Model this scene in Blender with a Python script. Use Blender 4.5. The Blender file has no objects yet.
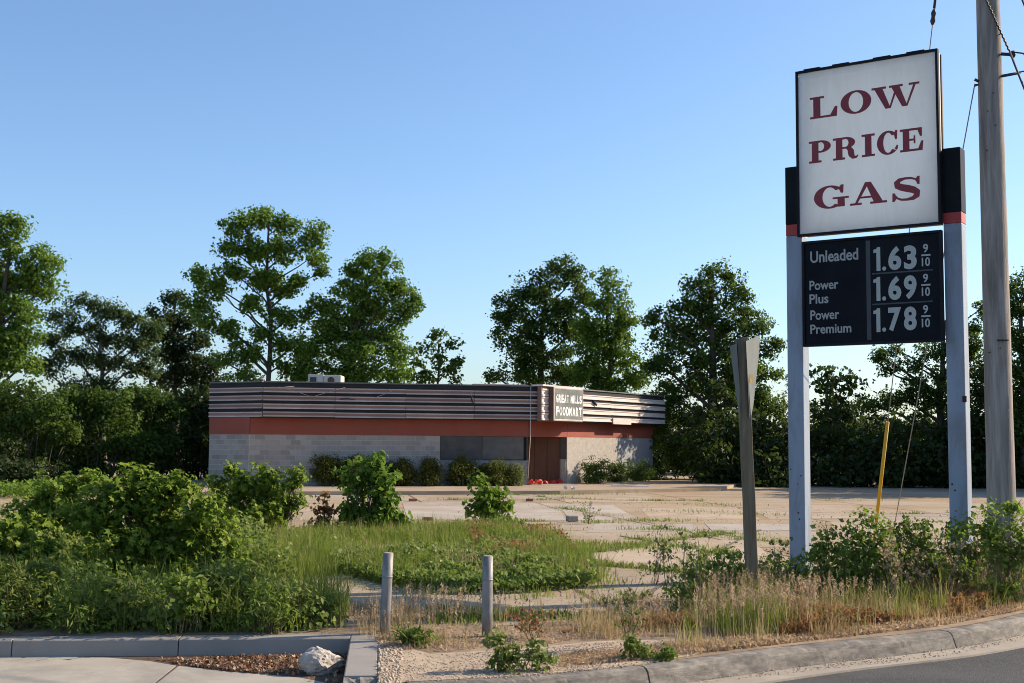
import bpy, bmesh, math, random
import numpy as np
from mathutils import Vector, Matrix, Quaternion
R = math.radians
random.seed(7)
rng = np.random.default_rng(11)
S = bpy.context.scene
C = S.collection

# ------------------------------------------------------------------ camera
FPX, EYE, HY, ROLL = 1250.0, 1.9, 442.0, 0.007
pit = math.atan((HY - 341.5) / FPX)
FW = np.array([0, math.cos(pit), math.sin(pit)])
U0 = np.array([0, -math.sin(pit), math.cos(pit)])
R0 = np.array([1.0, 0, 0])
RT = math.cos(ROLL) * R0 + math.sin(ROLL) * U0
UP = -math.sin(ROLL) * R0 + math.cos(ROLL) * U0
EP = np.array([0, 0, EYE])
cam = bpy.data.cameras.new('camera')
cam.sensor_width = 36
cam.lens = 36 * FPX / 1024
cam.clip_start = 0.1
cam.clip_end = 6000
co = bpy.data.objects.new('camera', cam)
C.objects.link(co)
mw = Matrix.Identity(4)
for i in range(3):
    mw[i][0] = RT[i]; mw[i][1] = UP[i]; mw[i][2] = -FW[i]; mw[i][3] = EP[i]
co.matrix_world = mw
S.camera = co

# ------------------------------------------------------------------ light
SUN_A, SUN_E = R(18.5), R(29)          # angle behind the picture plane on the right, elevation
sd = Vector((math.cos(SUN_A) * math.cos(SUN_E), math.sin(SUN_A) * math.cos(SUN_E), math.sin(SUN_E)))
W = bpy.data.worlds.new('World')
S.world = W
W.use_nodes = True
nt = W.node_tree
sky = nt.nodes.new('ShaderNodeTexSky')
sky.sky_type = 'NISHITA'
sky.sun_disc = False
sky.sun_elevation = SUN_E
sky.sun_rotation = math.pi / 2 - SUN_A
sky.altitude = 50
sky.air_density = 1.0
sky.dust_density = 1.0
sky.ozone_density = 5.0
nt.links.new(sky.outputs[0], nt.nodes['Background'].inputs[0])
nt.nodes['Background'].inputs[1].default_value = 0.135
sl = bpy.data.lights.new('sun', 'SUN')
sl.energy = 5.0
sl.angle = R(0.5)
sl.color = (1.0, 0.85, 0.65)
so = bpy.data.objects.new('sun', sl)
C.objects.link(so)
so.rotation_mode = 'QUATERNION'
so.rotation_quaternion = (-sd).to_track_quat('-Z', 'Y')
so.location = (30, 10, 30)
S.view_settings.view_transform = 'Standard'
S.view_settings.look = 'None'
S.view_settings.gamma = 1
S.view_settings.exposure = 0.6
S.render.engine = 'CYCLES'
S.cycles.max_bounces = 6
S.cycles.transparent_max_bounces = 4
S.cycles.filter_width = 1.0

# ------------------------------------------------------------------ pixel helpers
def ray(x, y): return FW * FPX + (x - 512) * RT - (y - 341.5) * UP
def P(x, y, Y):
    d = ray(x, y); return EP + d * (Y / d[1])
def G(x, y, z=0.0):
    d = ray(x, y); return EP + d * ((z - EYE) / d[2])
def mpp(Y): return Y / FPX

# ------------------------------------------------------------------ object helpers
def put(o, parent=None, label=None, cat=None, group=None, kind=None):
    C.objects.link(o)
    if parent is not None: o.parent = parent
    if label: o['label'] = label
    if cat: o['category'] = cat
    if group: o['group'] = group
    if kind: o['kind'] = kind
    return o
def thing(name, label, cat, loc, group=None, rz=0.0):
    o = bpy.data.objects.new(name, None)
    o.empty_display_size = 0.2
    o.location = tuple(float(v) for v in loc)
    o.rotation_euler = (0, 0, rz)
    return put(o, None, label, cat, group)
def mesh_obj(name, me, mats, parent=None, **k):
    o = bpy.data.objects.new(name, me)
    if not isinstance(mats, (list, tuple)): mats = [mats]
    if not me.materials:
        for m in mats: me.materials.append(m)
    return put(o, parent, **k)

class MB:
    def __init__(s): s.v = []; s.f = []; s.mi = []; s.sm = []
    def add(s, vs, fs, mi=0, smooth=False):
        b = len(s.v)
        s.v += [tuple(float(c) for c in v) for v in vs]
        s.f += [tuple(b + i for i in f) for f in fs]
        s.mi += [mi] * len(fs); s.sm += [smooth] * len(fs)
        return s
    def box(s, x0, x1, y0, y1, z0, z1, mi=0):
        return s.add([(x0,y0,z0),(x1,y0,z0),(x1,y1,z0),(x0,y1,z0),(x0,y0,z1),(x1,y0,z1),(x1,y1,z1),(x0,y1,z1)],
                     [(0,3,2,1),(4,5,6,7),(0,1,5,4),(1,2,6,5),(2,3,7,6),(3,0,4,7)], mi)
    def prism(s, poly, z0, z1, mi=0):
        n = len(poly)
        vs = [(p[0], p[1], z0) for p in poly] + [(p[0], p[1], z1) for p in poly]
        fs = [tuple(range(n - 1, -1, -1)), tuple(range(n, 2 * n))]
        fs += [(i, (i + 1) % n, n + (i + 1) % n, n + i) for i in range(n)]
        return s.add(vs, fs, mi)
    def tube(s, pts, rad, n=6, mi=0, caps=True, smooth=True, wob=0.0):
        pts = [np.array(p, float) for p in pts]
        if not hasattr(rad, '__len__'): rad = [rad] * len(pts)
        rings = []
        for i, p in enumerate(pts):
            t = pts[min(i + 1, len(pts) - 1)] - pts[max(i - 1, 0)]
            t = t / (np.linalg.norm(t) + 1e-9)
            a = np.cross(t, [0, 0, 1.0]) if abs(t[2]) < 0.95 else np.cross(t, [1.0, 0, 0])
            a /= np.linalg.norm(a); b = np.cross(t, a)
            rr = rad[i]
            rings.append([p + (a * math.cos(2 * math.pi * k / n) + b * math.sin(2 * math.pi * k / n)) * rr * (1 + random.uniform(-wob, wob)) for k in range(n)])
        vs = [v for r_ in rings for v in r_]
        fs = []
        for i in range(len(pts) - 1):
            for k in range(n):
                fs.append((i * n + k, i * n + (k + 1) % n, (i + 1) * n + (k + 1) % n, (i + 1) * n + k))
        s.add(vs, fs, mi, smooth)
        if caps:
            b = len(s.v) - len(vs)
            s.f += [tuple(b + k for k in range(n - 1, -1, -1)), tuple(b + (len(pts) - 1) * n + k for k in range(n))]
            s.mi += [mi, mi]; s.sm += [False, False]
        return s
    def mesh(s, name, off=(0, 0, 0), fixn=True):
        me = bpy.data.meshes.new(name)
        me.from_pydata([(v[0] - off[0], v[1] - off[1], v[2] - off[2]) for v in s.v], [], s.f)
        me.polygons.foreach_set('material_index', s.mi)
        me.polygons.foreach_set('use_smooth', s.sm)
        if fixn:
            bm = bmesh.new(); bm.from_mesh(me)
            bmesh.ops.recalc_face_normals(bm, faces=bm.faces)
            bm.to_mesh(me); bm.free()
        me.update()
        return me
    def build(s, name, mats, parent=None, off=(0, 0, 0), bevel=0.0, **k):
        o = mesh_obj(name, s.mesh(name, off), mats, parent, **k)
        if bevel:
            m = o.modifiers.new('bevel', 'BEVEL'); m.width = bevel; m.segments = 2; m.limit_method = 'ANGLE'
        return o

def np_mesh(name, verts, nper, faces_local, attr=None, attr2=None):
    """verts (N,k,3); faces_local list of index tuples (all same length)."""
    N, k = verts.shape[0], verts.shape[1]
    fl = np.array(faces_local, np.int32)
    nf, fs = fl.shape
    idx = (np.arange(N, dtype=np.int32)[:, None, None] * k + fl[None]).reshape(-1)
    me = bpy.data.meshes.new(name)
    me.vertices.add(N * k)
    me.vertices.foreach_set('co', verts.reshape(-1).astype(np.float32))
    me.loops.add(len(idx))
    me.loops.foreach_set('vertex_index', idx)
    me.polygons.add(N * nf)
    me.polygons.foreach_set('loop_start', np.arange(N * nf, dtype=np.int32) * fs)
    if attr is not None:
        a = me.attributes.new('v', 'FLOAT', 'FACE')
        a.data.foreach_set('value', np.repeat(attr, nf).astype(np.float32))
    me.update(calc_edges=True)
    return me

# ------------------------------------------------------------------ materials
MATS = {}
def newmat(name):
    m = bpy.data.materials.new(name); m.use_nodes = True
    n = m.node_tree.nodes; l = m.node_tree.links
    b = n['Principled BSDF']
    return m, n, l, b
def noise(n, l, scale, detail=6, rough=0.6, vec=None, dist=0.0):
    t = n.new('ShaderNodeTexNoise'); t.inputs['Scale'].default_value = scale
    t.inputs['Detail'].default_value = detail; t.inputs['Roughness'].default_value = rough
    t.inputs['Distortion'].default_value = dist
    if vec is not None: l.new(vec, t.inputs['Vector'])
    return t.outputs['Fac']
def ramp(n, l, fac, stops):
    r_ = n.new('ShaderNodeValToRGB'); e = r_.color_ramp.elements
    while len(e) < len(stops): e.new(0.5)
    for i, (p, c) in enumerate(stops):
        e[i].position = p; e[i].color = (*c, 1) if len(c) == 3 else c
    l.new(fac, r_.inputs[0]); return r_.outputs[0]
def mix(n, l, fac, a, b, mode='MIX'):
    m = n.new('ShaderNodeMix'); m.data_type = 'RGBA'; m.blend_type = mode
    for sock, v in ((m.inputs[0], fac), (m.inputs[6], a), (m.inputs[7], b)):
        if isinstance(v, (int, float)): sock.default_value = v
        elif isinstance(v, tuple): sock.default_value = (*v, 1)
        else: l.new(v, sock)
    return m.outputs[2]
def coords(n, l, kind='Object', scale=(1, 1, 1), rot=(0, 0, 0), loc=(0, 0, 0)):
    t = n.new('ShaderNodeTexCoord'); m = n.new('ShaderNodeMapping')
    m.inputs['Scale'].default_value = scale; m.inputs['Rotation'].default_value = rot; m.inputs['Location'].default_value = loc
    l.new(t.outputs[kind], m.inputs['Vector']); return m.outputs[0]
def bump(n, l, b, h, strength=0.4, dist=0.02):
    bp = n.new('ShaderNodeBump'); bp.inputs['Strength'].default_value = strength; bp.inputs['Distance'].default_value = dist
    l.new(h, bp.inputs['Height']); l.new(bp.outputs[0], b.inputs['Normal'])
def weathered(name, c1, c2, scale=3.0, rough=0.75, stain=None, stain_scale=0.7, stain_amt=0.5, bstr=0.3, bscale=40, stretch=(1, 1, 1), metal=0.0, spec=0.4):
    m, n, l, b = newmat(name)
    v = coords(n, l, 'Object', stretch)
    c = ramp(n, l, noise(n, l, scale, 8, 0.65, v), [(0.3, c1), (0.7, c2)])
    if stain:
        f = ramp(n, l, noise(n, l, stain_scale, 8, 0.7, v, 0.4), [(0.44, (0, 0, 0)), (0.64, (stain_amt,) * 3)])
        c = mix(n, l, f, c, stain)
    l.new(c, b.inputs['Base Color'])
    b.inputs['Roughness'].default_value = rough
    b.inputs['Metallic'].default_value = metal
    b.inputs['Specular IOR Level'].default_value = spec
    if bstr: bump(n, l, b, noise(n, l, bscale, 6, 0.6, v), bstr, 0.01)
    MATS[name] = m
    return m
def leafmat(name, stops, trans=0.3, tcol=(0.16, 0.26, 0.03), rough=0.62, spec=0.18):
    m, n, l, b = newmat(name)
    a = n.new('ShaderNodeAttribute'); a.attribute_name = 'v'
    c = ramp(n, l, a.outputs['Fac'], stops)
    l.new(c, b.inputs['Base Color']); b.inputs['Roughness'].default_value = rough
    b.inputs['Specular IOR Level'].default_value = spec
    t = n.new('ShaderNodeBsdfTranslucent')
    tc = mix(n, l, 0.5, c, tcol)
    l.new(tc, t.inputs['Color'])
    ms = n.new('ShaderNodeMixShader'); ms.inputs[0].default_value = trans
    l.new(b.outputs[0], ms.inputs[1]); l.new(t.outputs[0], ms.inputs[2])
    l.new(ms.outputs[0], n['Material Output'].inputs['Surface'])
    MATS[name] = m
    return m

weathered('concrete', (0.36, 0.315, 0.25), (0.43, 0.385, 0.315), 2.0, 0.85, (0.20, 0.18, 0.16), 1.2, 0.5, 0.25, 60)
weathered('kerb_old', (0.13, 0.112, 0.09), (0.37, 0.325, 0.27), 6.0, 0.9, (0.10, 0.092, 0.085), 2.6, 0.9, 1.0, 70, (1, 1, 3.0))
weathered('kerb_new', (0.26, 0.23, 0.195), (0.33, 0.295, 0.255), 2.0, 0.85, (0.24, 0.225, 0.21), 1.5, 0.5, 0.3, 60)
weathered('gutter', (0.31, 0.26, 0.20), (0.40, 0.34, 0.27), 2.0, 0.9, (0.22, 0.19, 0.16), 1.4, 0.5, 0.3, 60)
weathered('slab_pale', (0.38, 0.32, 0.25), (0.47, 0.405, 0.33), 0.9, 0.9, (0.34, 0.24, 0.16), 0.35, 0.8, 0.25, 30)
weathered('crack_dark', (0.10, 0.08, 0.06), (0.16, 0.13, 0.09), 2.0, 0.95, None, bstr=0.2)
weathered('soil', (0.24, 0.165, 0.10), (0.38, 0.275, 0.175), 3.0, 0.95, (0.14, 0.10, 0.065), 1.2, 0.7, 0.8, 30)
weathered('gravel_ground', (0.42, 0.31, 0.205), (0.53, 0.41, 0.285), 9.0, 0.95, (0.26, 0.2, 0.14), 2.0, 0.5, 0.9, 60)
weathered('mulch', (0.075, 0.045, 0.03), (0.16, 0.10, 0.065), 14.0, 0.95, (0.05, 0.03, 0.02), 4, 0.6, 0.9, 50)
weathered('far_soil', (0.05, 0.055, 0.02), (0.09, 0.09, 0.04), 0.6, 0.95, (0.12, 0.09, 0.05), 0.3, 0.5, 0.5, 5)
weathered('block', (0.325, 0.275, 0.235), (0.40, 0.345, 0.30), 5.0, 0.9, (0.27, 0.255, 0.25), 1.2, 0.5, 0.35, 60)
weathered('mortar', (0.46, 0.425, 0.385), (0.53, 0.495, 0.45), 6.0, 0.95, None, bstr=0.3)
weathered('red_band', (0.26, 0.050, 0.026), (0.31, 0.066, 0.036), 1.2, 0.6, (0.24, 0.08, 0.05), 1.0, 0.5, 0.05, 20)
weathered('stucco', (0.33, 0.29, 0.25), (0.47, 0.425, 0.37), 14.0, 0.95, (0.28, 0.25, 0.22), 5.0, 0.6, 0.9, 18)
weathered('grey_wall', (0.30, 0.30, 0.31), (0.37, 0.37, 0.38), 2.0, 0.9, (0.24, 0.24, 0.25), 1.0, 0.5, 0.3, 40)
weathered('stone_veneer', (0.20, 0.185, 0.17), (0.38, 0.355, 0.33), 8.0, 0.95, (0.16, 0.145, 0.135), 6.0, 0.6, 1.0, 12)
weathered('slat_lip', (0.40, 0.34, 0.305), (0.53, 0.465, 0.42), 2.5, 0.55, (0.24, 0.19, 0.17), 1.0, 0.6, 0.1, 20, (0.5, 1, 4))
weathered('slat_face', (0.20, 0.095, 0.078), (0.30, 0.17, 0.145), 2.0, 0.6, (0.20, 0.13, 0.11), 1.2, 0.7, 0.1, 20, (0.4, 1, 5))
weathered('slat_pale', (0.62, 0.52, 0.47), (0.74, 0.66, 0.60), 2.0, 0.55, (0.42, 0.30, 0.25), 1.2, 0.5, 0.1, 20, (0.4, 1, 5))  # lighter copy of the slat colours, sunlight on the right facet painted in
weathered('fascia_dark', (0.014, 0.015, 0.018), (0.03, 0.03, 0.034), 2.0, 0.8, None, bstr=0.1)
weathered('roof_cap', (0.12, 0.12, 0.11), (0.2, 0.2, 0.18), 3.0, 0.7, (0.06, 0.06, 0.06), 1.5, 0.6, 0.1)
weathered('roof_felt', (0.10, 0.10, 0.10), (0.16, 0.155, 0.15), 1.0, 0.95, None)
weathered('board_grey', (0.10, 0.09, 0.08), (0.155, 0.14, 0.125), 3.0, 0.75, (0.07, 0.07, 0.07), 1.2, 0.5, 0.2, 30)
weathered('board_dark', (0.06, 0.054, 0.048), (0.095, 0.086, 0.077), 3.0, 0.75, (0.12, 0.118, 0.115), 1.0, 0.3, 0.2, 30)
weathered('board_brown', (0.085, 0.032, 0.016), (0.125, 0.05, 0.026), 2.0, 0.75, (0.09, 0.04, 0.025), 1.0, 0.5, 0.15, 30, (6, 6, 0.6))
weathered('dark_metal', (0.012, 0.013, 0.017), (0.022, 0.023, 0.028), 2.0, 0.45, (0.06, 0.03, 0.02), 2.0, 0.25, 0.05, 20, spec=0.06)
weathered('rust_metal', (0.09, 0.045, 0.03), (0.16, 0.09, 0.065), 3.0, 0.7, (0.04, 0.02, 0.015), 2.0, 0.5, 0.2, 20)
weathered('post_blue', (0.255, 0.30, 0.375), (0.31, 0.355, 0.43), 1.2, 0.5, (0.17, 0.155, 0.15), 2.6, 0.55, 0.08, 20, (1.5, 1.5, 0.35))
weathered('post_black', (0.010, 0.011, 0.013), (0.018, 0.019, 0.022), 2.0, 0.45, None, bstr=0.03, spec=0.06)
weathered('post_red', (0.40, 0.035, 0.028), (0.46, 0.05, 0.04), 2.0, 0.5, None, bstr=0.03)
weathered('chip', (0.02, 0.02, 0.022), (0.05, 0.04, 0.035), 8.0, 0.8, None, bstr=0.2)
weathered('panel_white', (0.78, 0.745, 0.72), (0.82, 0.785, 0.76), 0.8, 0.35, (0.52, 0.49, 0.44), 1.6, 0.6, 0.02, 6, (1, 1, 0.25))
weathered('letter_red', (0.24, 0.014, 0.022), (0.29, 0.02, 0.03), 2.0, 0.4, None, bstr=0.02)
weathered('board_face', (0.006, 0.007, 0.011), (0.011, 0.012, 0.017), 1.5, 0.4, (0.02, 0.021, 0.026), 1.2, 0.4, 0.02, 10, spec=0.06)
weathered('board_strip', (0.035, 0.036, 0.040), (0.05, 0.05, 0.054), 3.0, 0.4, None, bstr=0.02)
weathered('letter_grey', (0.36, 0.355, 0.33), (0.43, 0.425, 0.395), 3.0, 0.5, (0.3, 0.3, 0.29), 3.0, 0.4, 0.02)
weathered('number_grey', (0.42, 0.42, 0.385), (0.50, 0.50, 0.455), 3.0, 0.5, (0.34, 0.35, 0.33), 3.0, 0.4, 0.02)
weathered('shop_sign_face', (0.10, 0.105, 0.098), (0.15, 0.155, 0.143), 2.0, 0.5, (0.28, 0.28, 0.26), 1.3, 0.5, 0.05)
weathered('shop_sign_frame', (0.42, 0.39, 0.35), (0.52, 0.48, 0.43), 2.0, 0.5, (0.25, 0.2, 0.17), 2.0, 0.5, 0.05)
weathered('shop_letter', (0.80, 0.80, 0.78), (0.86, 0.86, 0.84), 2.0, 0.5, (0.20, 0.205, 0.19), 3.2, 0.9, 0.02)
weathered('galv', (0.20, 0.20, 0.195), (0.33, 0.325, 0.31), 12.0, 0.6, (0.13, 0.09, 0.06), 7.0, 0.7, 0.25, 40, (1, 1, 0.35), 0.3)
weathered('sheet_metal', (0.11, 0.118, 0.112), (0.16, 0.168, 0.16), 2.5, 0.5, (0.19, 0.2, 0.19), 2.0, 0.5, 0.05, 20, (1, 1, 0.5), 0.3)
weathered('dull_yellow', (0.22, 0.13, 0.012), (0.28, 0.17, 0.02), 2.0, 0.6, None, bstr=0.0)
weathered('slab_tan', (0.36, 0.27, 0.18), (0.45, 0.345, 0.24), 0.8, 0.95, (0.26, 0.18, 0.11), 0.6, 0.6, 0.4, 25)
weathered('yellow', (0.62, 0.33, 0.012), (0.70, 0.40, 0.02), 2.0, 0.5, (0.5, 0.25, 0.02), 2.0, 0.4, 0.02)
weathered('cable', (0.028, 0.028, 0.03), (0.05, 0.05, 0.052), 6.0, 0.6, None, bstr=0.0)
weathered('steel_wire', (0.20, 0.20, 0.20), (0.28, 0.28, 0.27), 6.0, 0.5, None, bstr=0.0)
weathered('hvac', (0.62, 0.56, 0.45), (0.70, 0.64, 0.53), 1.5, 0.6, (0.4, 0.33, 0.25), 1.5, 0.4, 0.02)
weathered('hvac_dark', (0.05, 0.05, 0.05), (0.08, 0.08, 0.08), 2, 0.7, None, bstr=0.0)
weathered('rock', (0.36, 0.32, 0.27), (0.52, 0.47, 0.41), 7.0, 0.9, (0.40, 0.27, 0.20), 6.0, 0.5, 0.9, 25)
weathered('red_scrap', (0.52, 0.045, 0.03), (0.66, 0.075, 0.05), 3.0, 0.5, None, bstr=0.1)
weathered('white_scrap', (0.62, 0.60, 0.56), (0.74, 0.72, 0.68), 3.0, 0.7, None, bstr=0.1)
weathered('brick_red', (0.20, 0.09, 0.06), (0.28, 0.13, 0.09), 6.0, 0.9, None)
weathered('bark', (0.055, 0.042, 0.032), (0.11, 0.088, 0.07), 5.0, 0.95, None, bstr=0.7, bscale=12, stretch=(1, 1, 0.25))
weathered('bark_pale', (0.11, 0.095, 0.08), (0.18, 0.16, 0.135), 5.0, 0.95, None, bstr=0.6, bscale=12, stretch=(1, 1, 0.25))
weathered('pole_wood', (0.28, 0.225, 0.185), (0.48, 0.405, 0.35), 5.0, 0.95, (0.12, 0.095, 0.08), 2.2, 0.7, 0.7, 25, (3.0, 3.0, 0.22))
weathered('post_wood', (0.14, 0.105, 0.062), (0.25, 0.20, 0.13), 5.0, 0.95, (0.06, 0.05, 0.04), 3.0, 0.6, 0.7, 25, (4.0, 4.0, 0.25))
weathered('stem', (0.12, 0.10, 0.05), (0.20, 0.16, 0.09), 6.0, 0.9, None, bstr=0.1)
weathered('pebble', (0.40, 0.29, 0.19), (0.62, 0.50, 0.38), 30.0, 0.9, (0.25, 0.19, 0.15), 22.0, 0.6, 0.2)

def vary(name, lo, hi):
    m = M_[name]; n = m.node_tree.nodes; l = m.node_tree.links; b = n['Principled BSDF']
    src = b.inputs['Base Color'].links[0].from_socket
    oi = n.new('ShaderNodeObjectInfo')
    c = ramp(n, l, oi.outputs['Random'], [(0, (lo,) * 3), (1, (hi,) * 3)])
    l.new(mix(n, l, 1.0, src, c, 'MULTIPLY'), b.inputs['Base Color'])
M_ = MATS
vary('block', .80, 1.15); vary('slat_face', .75, 1.2); vary('slat_lip', .82, 1.12); vary('slab_tan', .85, 1.1); vary('slab_pale', .9, 1.05)
def asphalt():
    m, n, l, b = newmat('asphalt')
    v = coords(n, l)
    vo = n.new('ShaderNodeTexVoronoi'); vo.inputs['Scale'].default_value = 90; l.new(v, vo.inputs['Vector'])
    c = ramp(n, l, vo.outputs['Color'], [(0.2, (0.022, 0.022, 0.023)), (0.75, (0.045, 0.044, 0.043)), (0.95, (0.12, 0.116, 0.11))])
    c = mix(n, l, ramp(n, l, noise(n, l, 0.8, 6, 0.6, v), [(0.4, (0, 0, 0)), (0.62, (0.75,) * 3)]), c, (0.075, 0.07, 0.064))
    l.new(c, b.inputs['Base Color']); b.inputs['Roughness'].default_value = 0.9
    bump(n, l, b, vo.outputs['Distance'], 0.6, 0.01)
    MATS['asphalt'] = m
asphalt()
def lotmat():
    m, n, l, b = newmat('lot')
    v = coords(n, l)
    c = ramp(n, l, noise(n, l, 0.22, 9, 0.62, v, 0.5), [(0.30, (0.33, 0.235, 0.14)), (0.5, (0.43, 0.315, 0.195)), (0.72, (0.48, 0.38, 0.265))])
    g = ramp(n, l, noise(n, l, 0.10, 7, 0.6, v, 0.8), [(0.46, (0, 0, 0)), (0.6, (0.75,) * 3)])
    c = mix(n, l, g, c, (0.44, 0.375, 0.30))
    sp = ramp(n, l, noise(n, l, 14, 4, 0.7, v), [(0.42, (0.55,) * 3), (0.62, (1.08,) * 3)])
    c = mix(n, l, 0.5, c, mix(n, l, 1.0, c, sp, 'MULTIPLY'))
    v2 = coords(n, l, 'Object', (0.16, 0.55, 1), (0, 0, R(9)))
    d = ramp(n, l, noise(n, l, 1.4, 9, 0.75, v2, 0.6), [(0.52, (0, 0, 0)), (0.68, (0.8,) * 3)])
    c = mix(n, l, d, c, (0.24, 0.155, 0.09))
    br = n.new('ShaderNodeTexBrick'); br.offset = 0.0
    br.inputs['Scale'].default_value = 1.0; br.inputs['Mortar Size'].default_value = 0.045
    br.inputs['Brick Width'].default_value = 4.6; br.inputs['Row Height'].default_value = 4.6
    v3 = coords(n, l, 'Object', (1, 1, 1), (0, 0, R(-9)), (1.2, 0.8, 0))
    l.new(v3, br.inputs['Vector'])
    c = mix(n, l, mix(n, l, 0.9, (0.0, 0.0, 0.0), br.outputs['Fac']), c, (0.12, 0.085, 0.05))
    l.new(c, b.inputs['Base Color']); b.inputs['Roughness'].default_value = 0.95
    b.inputs['Specular IOR Level'].default_value = 0.2
    bump(n, l, b, noise(n, l, 25, 6, 0.7, v), 0.5, 0.02)
    MATS['lot'] = m
lotmat()

DG, MG = (0.016, 0.034, 0.008), (0.035, 0.068, 0.014)
leafmat('leaf_gum', [(0, (0.055, 0.105, 0.014)), (0.5, (0.125, 0.215, 0.027)), (1, (0.22, 0.31, 0.05))], 0.45)
leafmat('leaf_oak', [(0, (0.024, 0.048, 0.009)), (0.5, (0.055, 0.096, 0.015)), (1, (0.115, 0.168, 0.03))], 0.4)
leafmat('leaf_light', [(0, (0.065, 0.12, 0.013)), (0.5, (0.115, 0.19, 0.02)), (1, (0.18, 0.26, 0.034))], 0.46)
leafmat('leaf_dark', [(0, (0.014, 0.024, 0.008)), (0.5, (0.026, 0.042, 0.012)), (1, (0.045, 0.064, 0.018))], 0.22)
leafmat('leaf_grey', [(0, (0.034, 0.056, 0.018)), (0.5, (0.062, 0.096, 0.030)), (1, (0.10, 0.14, 0.045))], 0.36)
leafmat('leaf_maple', [(0, (0.11, 0.18, 0.02)), (0.5, (0.215, 0.305, 0.036)), (0.9, (0.31, 0.37, 0.06)), (1, (0.38, 0.33, 0.09))], 0.5)
leafmat('leaf_yew', [(0, (0.045, 0.052, 0.010)), (0.5, (0.09, 0.095, 0.016)), (1, (0.17, 0.15, 0.025))], 0.30000000000000004)
leafmat('leaf_weed', [(0, (0.085, 0.12, 0.026)), (0.5, (0.165, 0.21, 0.045)), (0.9, (0.25, 0.285, 0.075)), (1, (0.52, 0.49, 0.26))], 0.45)
leafmat('leaf_vine', [(0, (0.085, 0.135, 0.018)), (0.45, (0.18, 0.25, 0.04)), (0.88, (0.29, 0.35, 0.085)), (1, (0.62, 0.64, 0.40))], 0.48)
leafmat('leaf_olive', [(0, (0.072, 0.090, 0.030)), (0.5, (0.144, 0.156, 0.048)), (1, (0.264, 0.240, 0.084))], 0.4)
leafmat('grass_green', [(0, (0.10, 0.135, 0.018)), (0.5, (0.195, 0.235, 0.036)), (0.85, (0.28, 0.295, 0.065)), (1, (0.48, 0.38, 0.17))], 0.45)
leafmat('grass_dry', [(0, (0.27, 0.185, 0.085)), (0.5, (0.43, 0.32, 0.165)), (0.8, (0.56, 0.44, 0.26)), (0.9, (0.22, 0.25, 0.06)), (1, (0.16, 0.22, 0.04))], 0.45, (0.4, 0.3, 0.12))
leafmat('grass_seed', [(0, (0.34, 0.22, 0.13)), (0.5, (0.50, 0.355, 0.225)), (1, (0.64, 0.50, 0.34))], 0.4, (0.4, 0.28, 0.15))
leafmat('dock_red', [(0, (0.192, 0.072, 0.036)), (0.5, (0.312, 0.132, 0.066)), (0.75, (0.240, 0.192, 0.060)), (1, (0.120, 0.168, 0.036))], 0.4, (0.3, 0.15, 0.05))
leafmat('litter', [(0, (0.10, 0.05, 0.03)), (0.4, (0.22, 0.11, 0.06)), (0.8, (0.34, 0.22, 0.13)), (1, (0.55, 0.45, 0.34))], 0.2, (0.3, 0.15, 0.06))
leafmat('flower', [(0, (0.5, 0.48, 0.38)), (1, (0.72, 0.70, 0.60))], 0.3, (0.5, 0.5, 0.4))
M = MATS

# ------------------------------------------------------------------ foliage
def frames(N, upb=0.5, rg=rng, out=None):
    nrm = rg.normal(size=(N, 3)); nrm = nrm * (1.0 if out is None else 0.75) + upb * np.array([0.75, 0.1, 1.15])
    if out is not None: nrm = nrm + out * 0.7
    nrm /= np.linalg.norm(nrm, axis=1)[:, None] + 1e-9
    t = rg.normal(size=(N, 3)); t -= nrm * (t * nrm).sum(1)[:, None]
    t /= np.linalg.norm(t, axis=1)[:, None] + 1e-9
    return nrm, t, np.cross(nrm, t)
QUAD = (np.array([[-0.5, 0, 0], [0.02, 0.34, 0.10], [0.55, 0, -0.03], [0.02, -0.34, 0.10]]), [(0, 2, 1), (0, 3, 2)])
LONG = (np.array([[-0.5, 0, 0], [0.0, 0.14, 0.05], [0.6, 0, -0.10], [0.0, -0.14, 0.05]]), [(0, 2, 1), (0, 3, 2)])
ROUND = (np.array([[-0.5, 0, 0], [-0.25, 0.33, 0.07], [0.2, 0.36, 0.06], [0.5, 0, -0.04], [0.2, -0.36, 0.06], [-0.25, -0.33, 0.07]]), [(0, 3, 2), (0, 2, 1), (0, 4, 3), (0, 5, 4)])
_st = [(-0.42, 0, 0)]
for k, (a, l_) in enumerate([(-150, .30), (-118, .52), (-88, .24), (-58, .62), (-28, .26), (0, .66), (28, .26), (58, .62), (88, .24), (118, .52), (150, .30)]):
    _st.append((l_ * math.cos(R(a)), l_ * math.sin(R(a)), 0.06 * (1 if l_ < .4 else -1)))
STAR = (np.array(_st), [(0, i, i + 1) for i in range(1, 11)])
def leaf_arr(pts, size, shape=QUAD, upb=0.5, jit=0.45, out=None):
    N = len(pts)
    nrm, t, b = frames(N, upb, rng, out)
    s = size * (1 + rng.uniform(-jit, jit, N))
    T = shape[0]
    return pts[:, None, :] + s[:, None, None] * (T[None, :, 0, None] * t[:, None, :] + T[None, :, 1, None] * b[:, None, :] + T[None, :, 2, None] * nrm[:, None, :])
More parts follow.
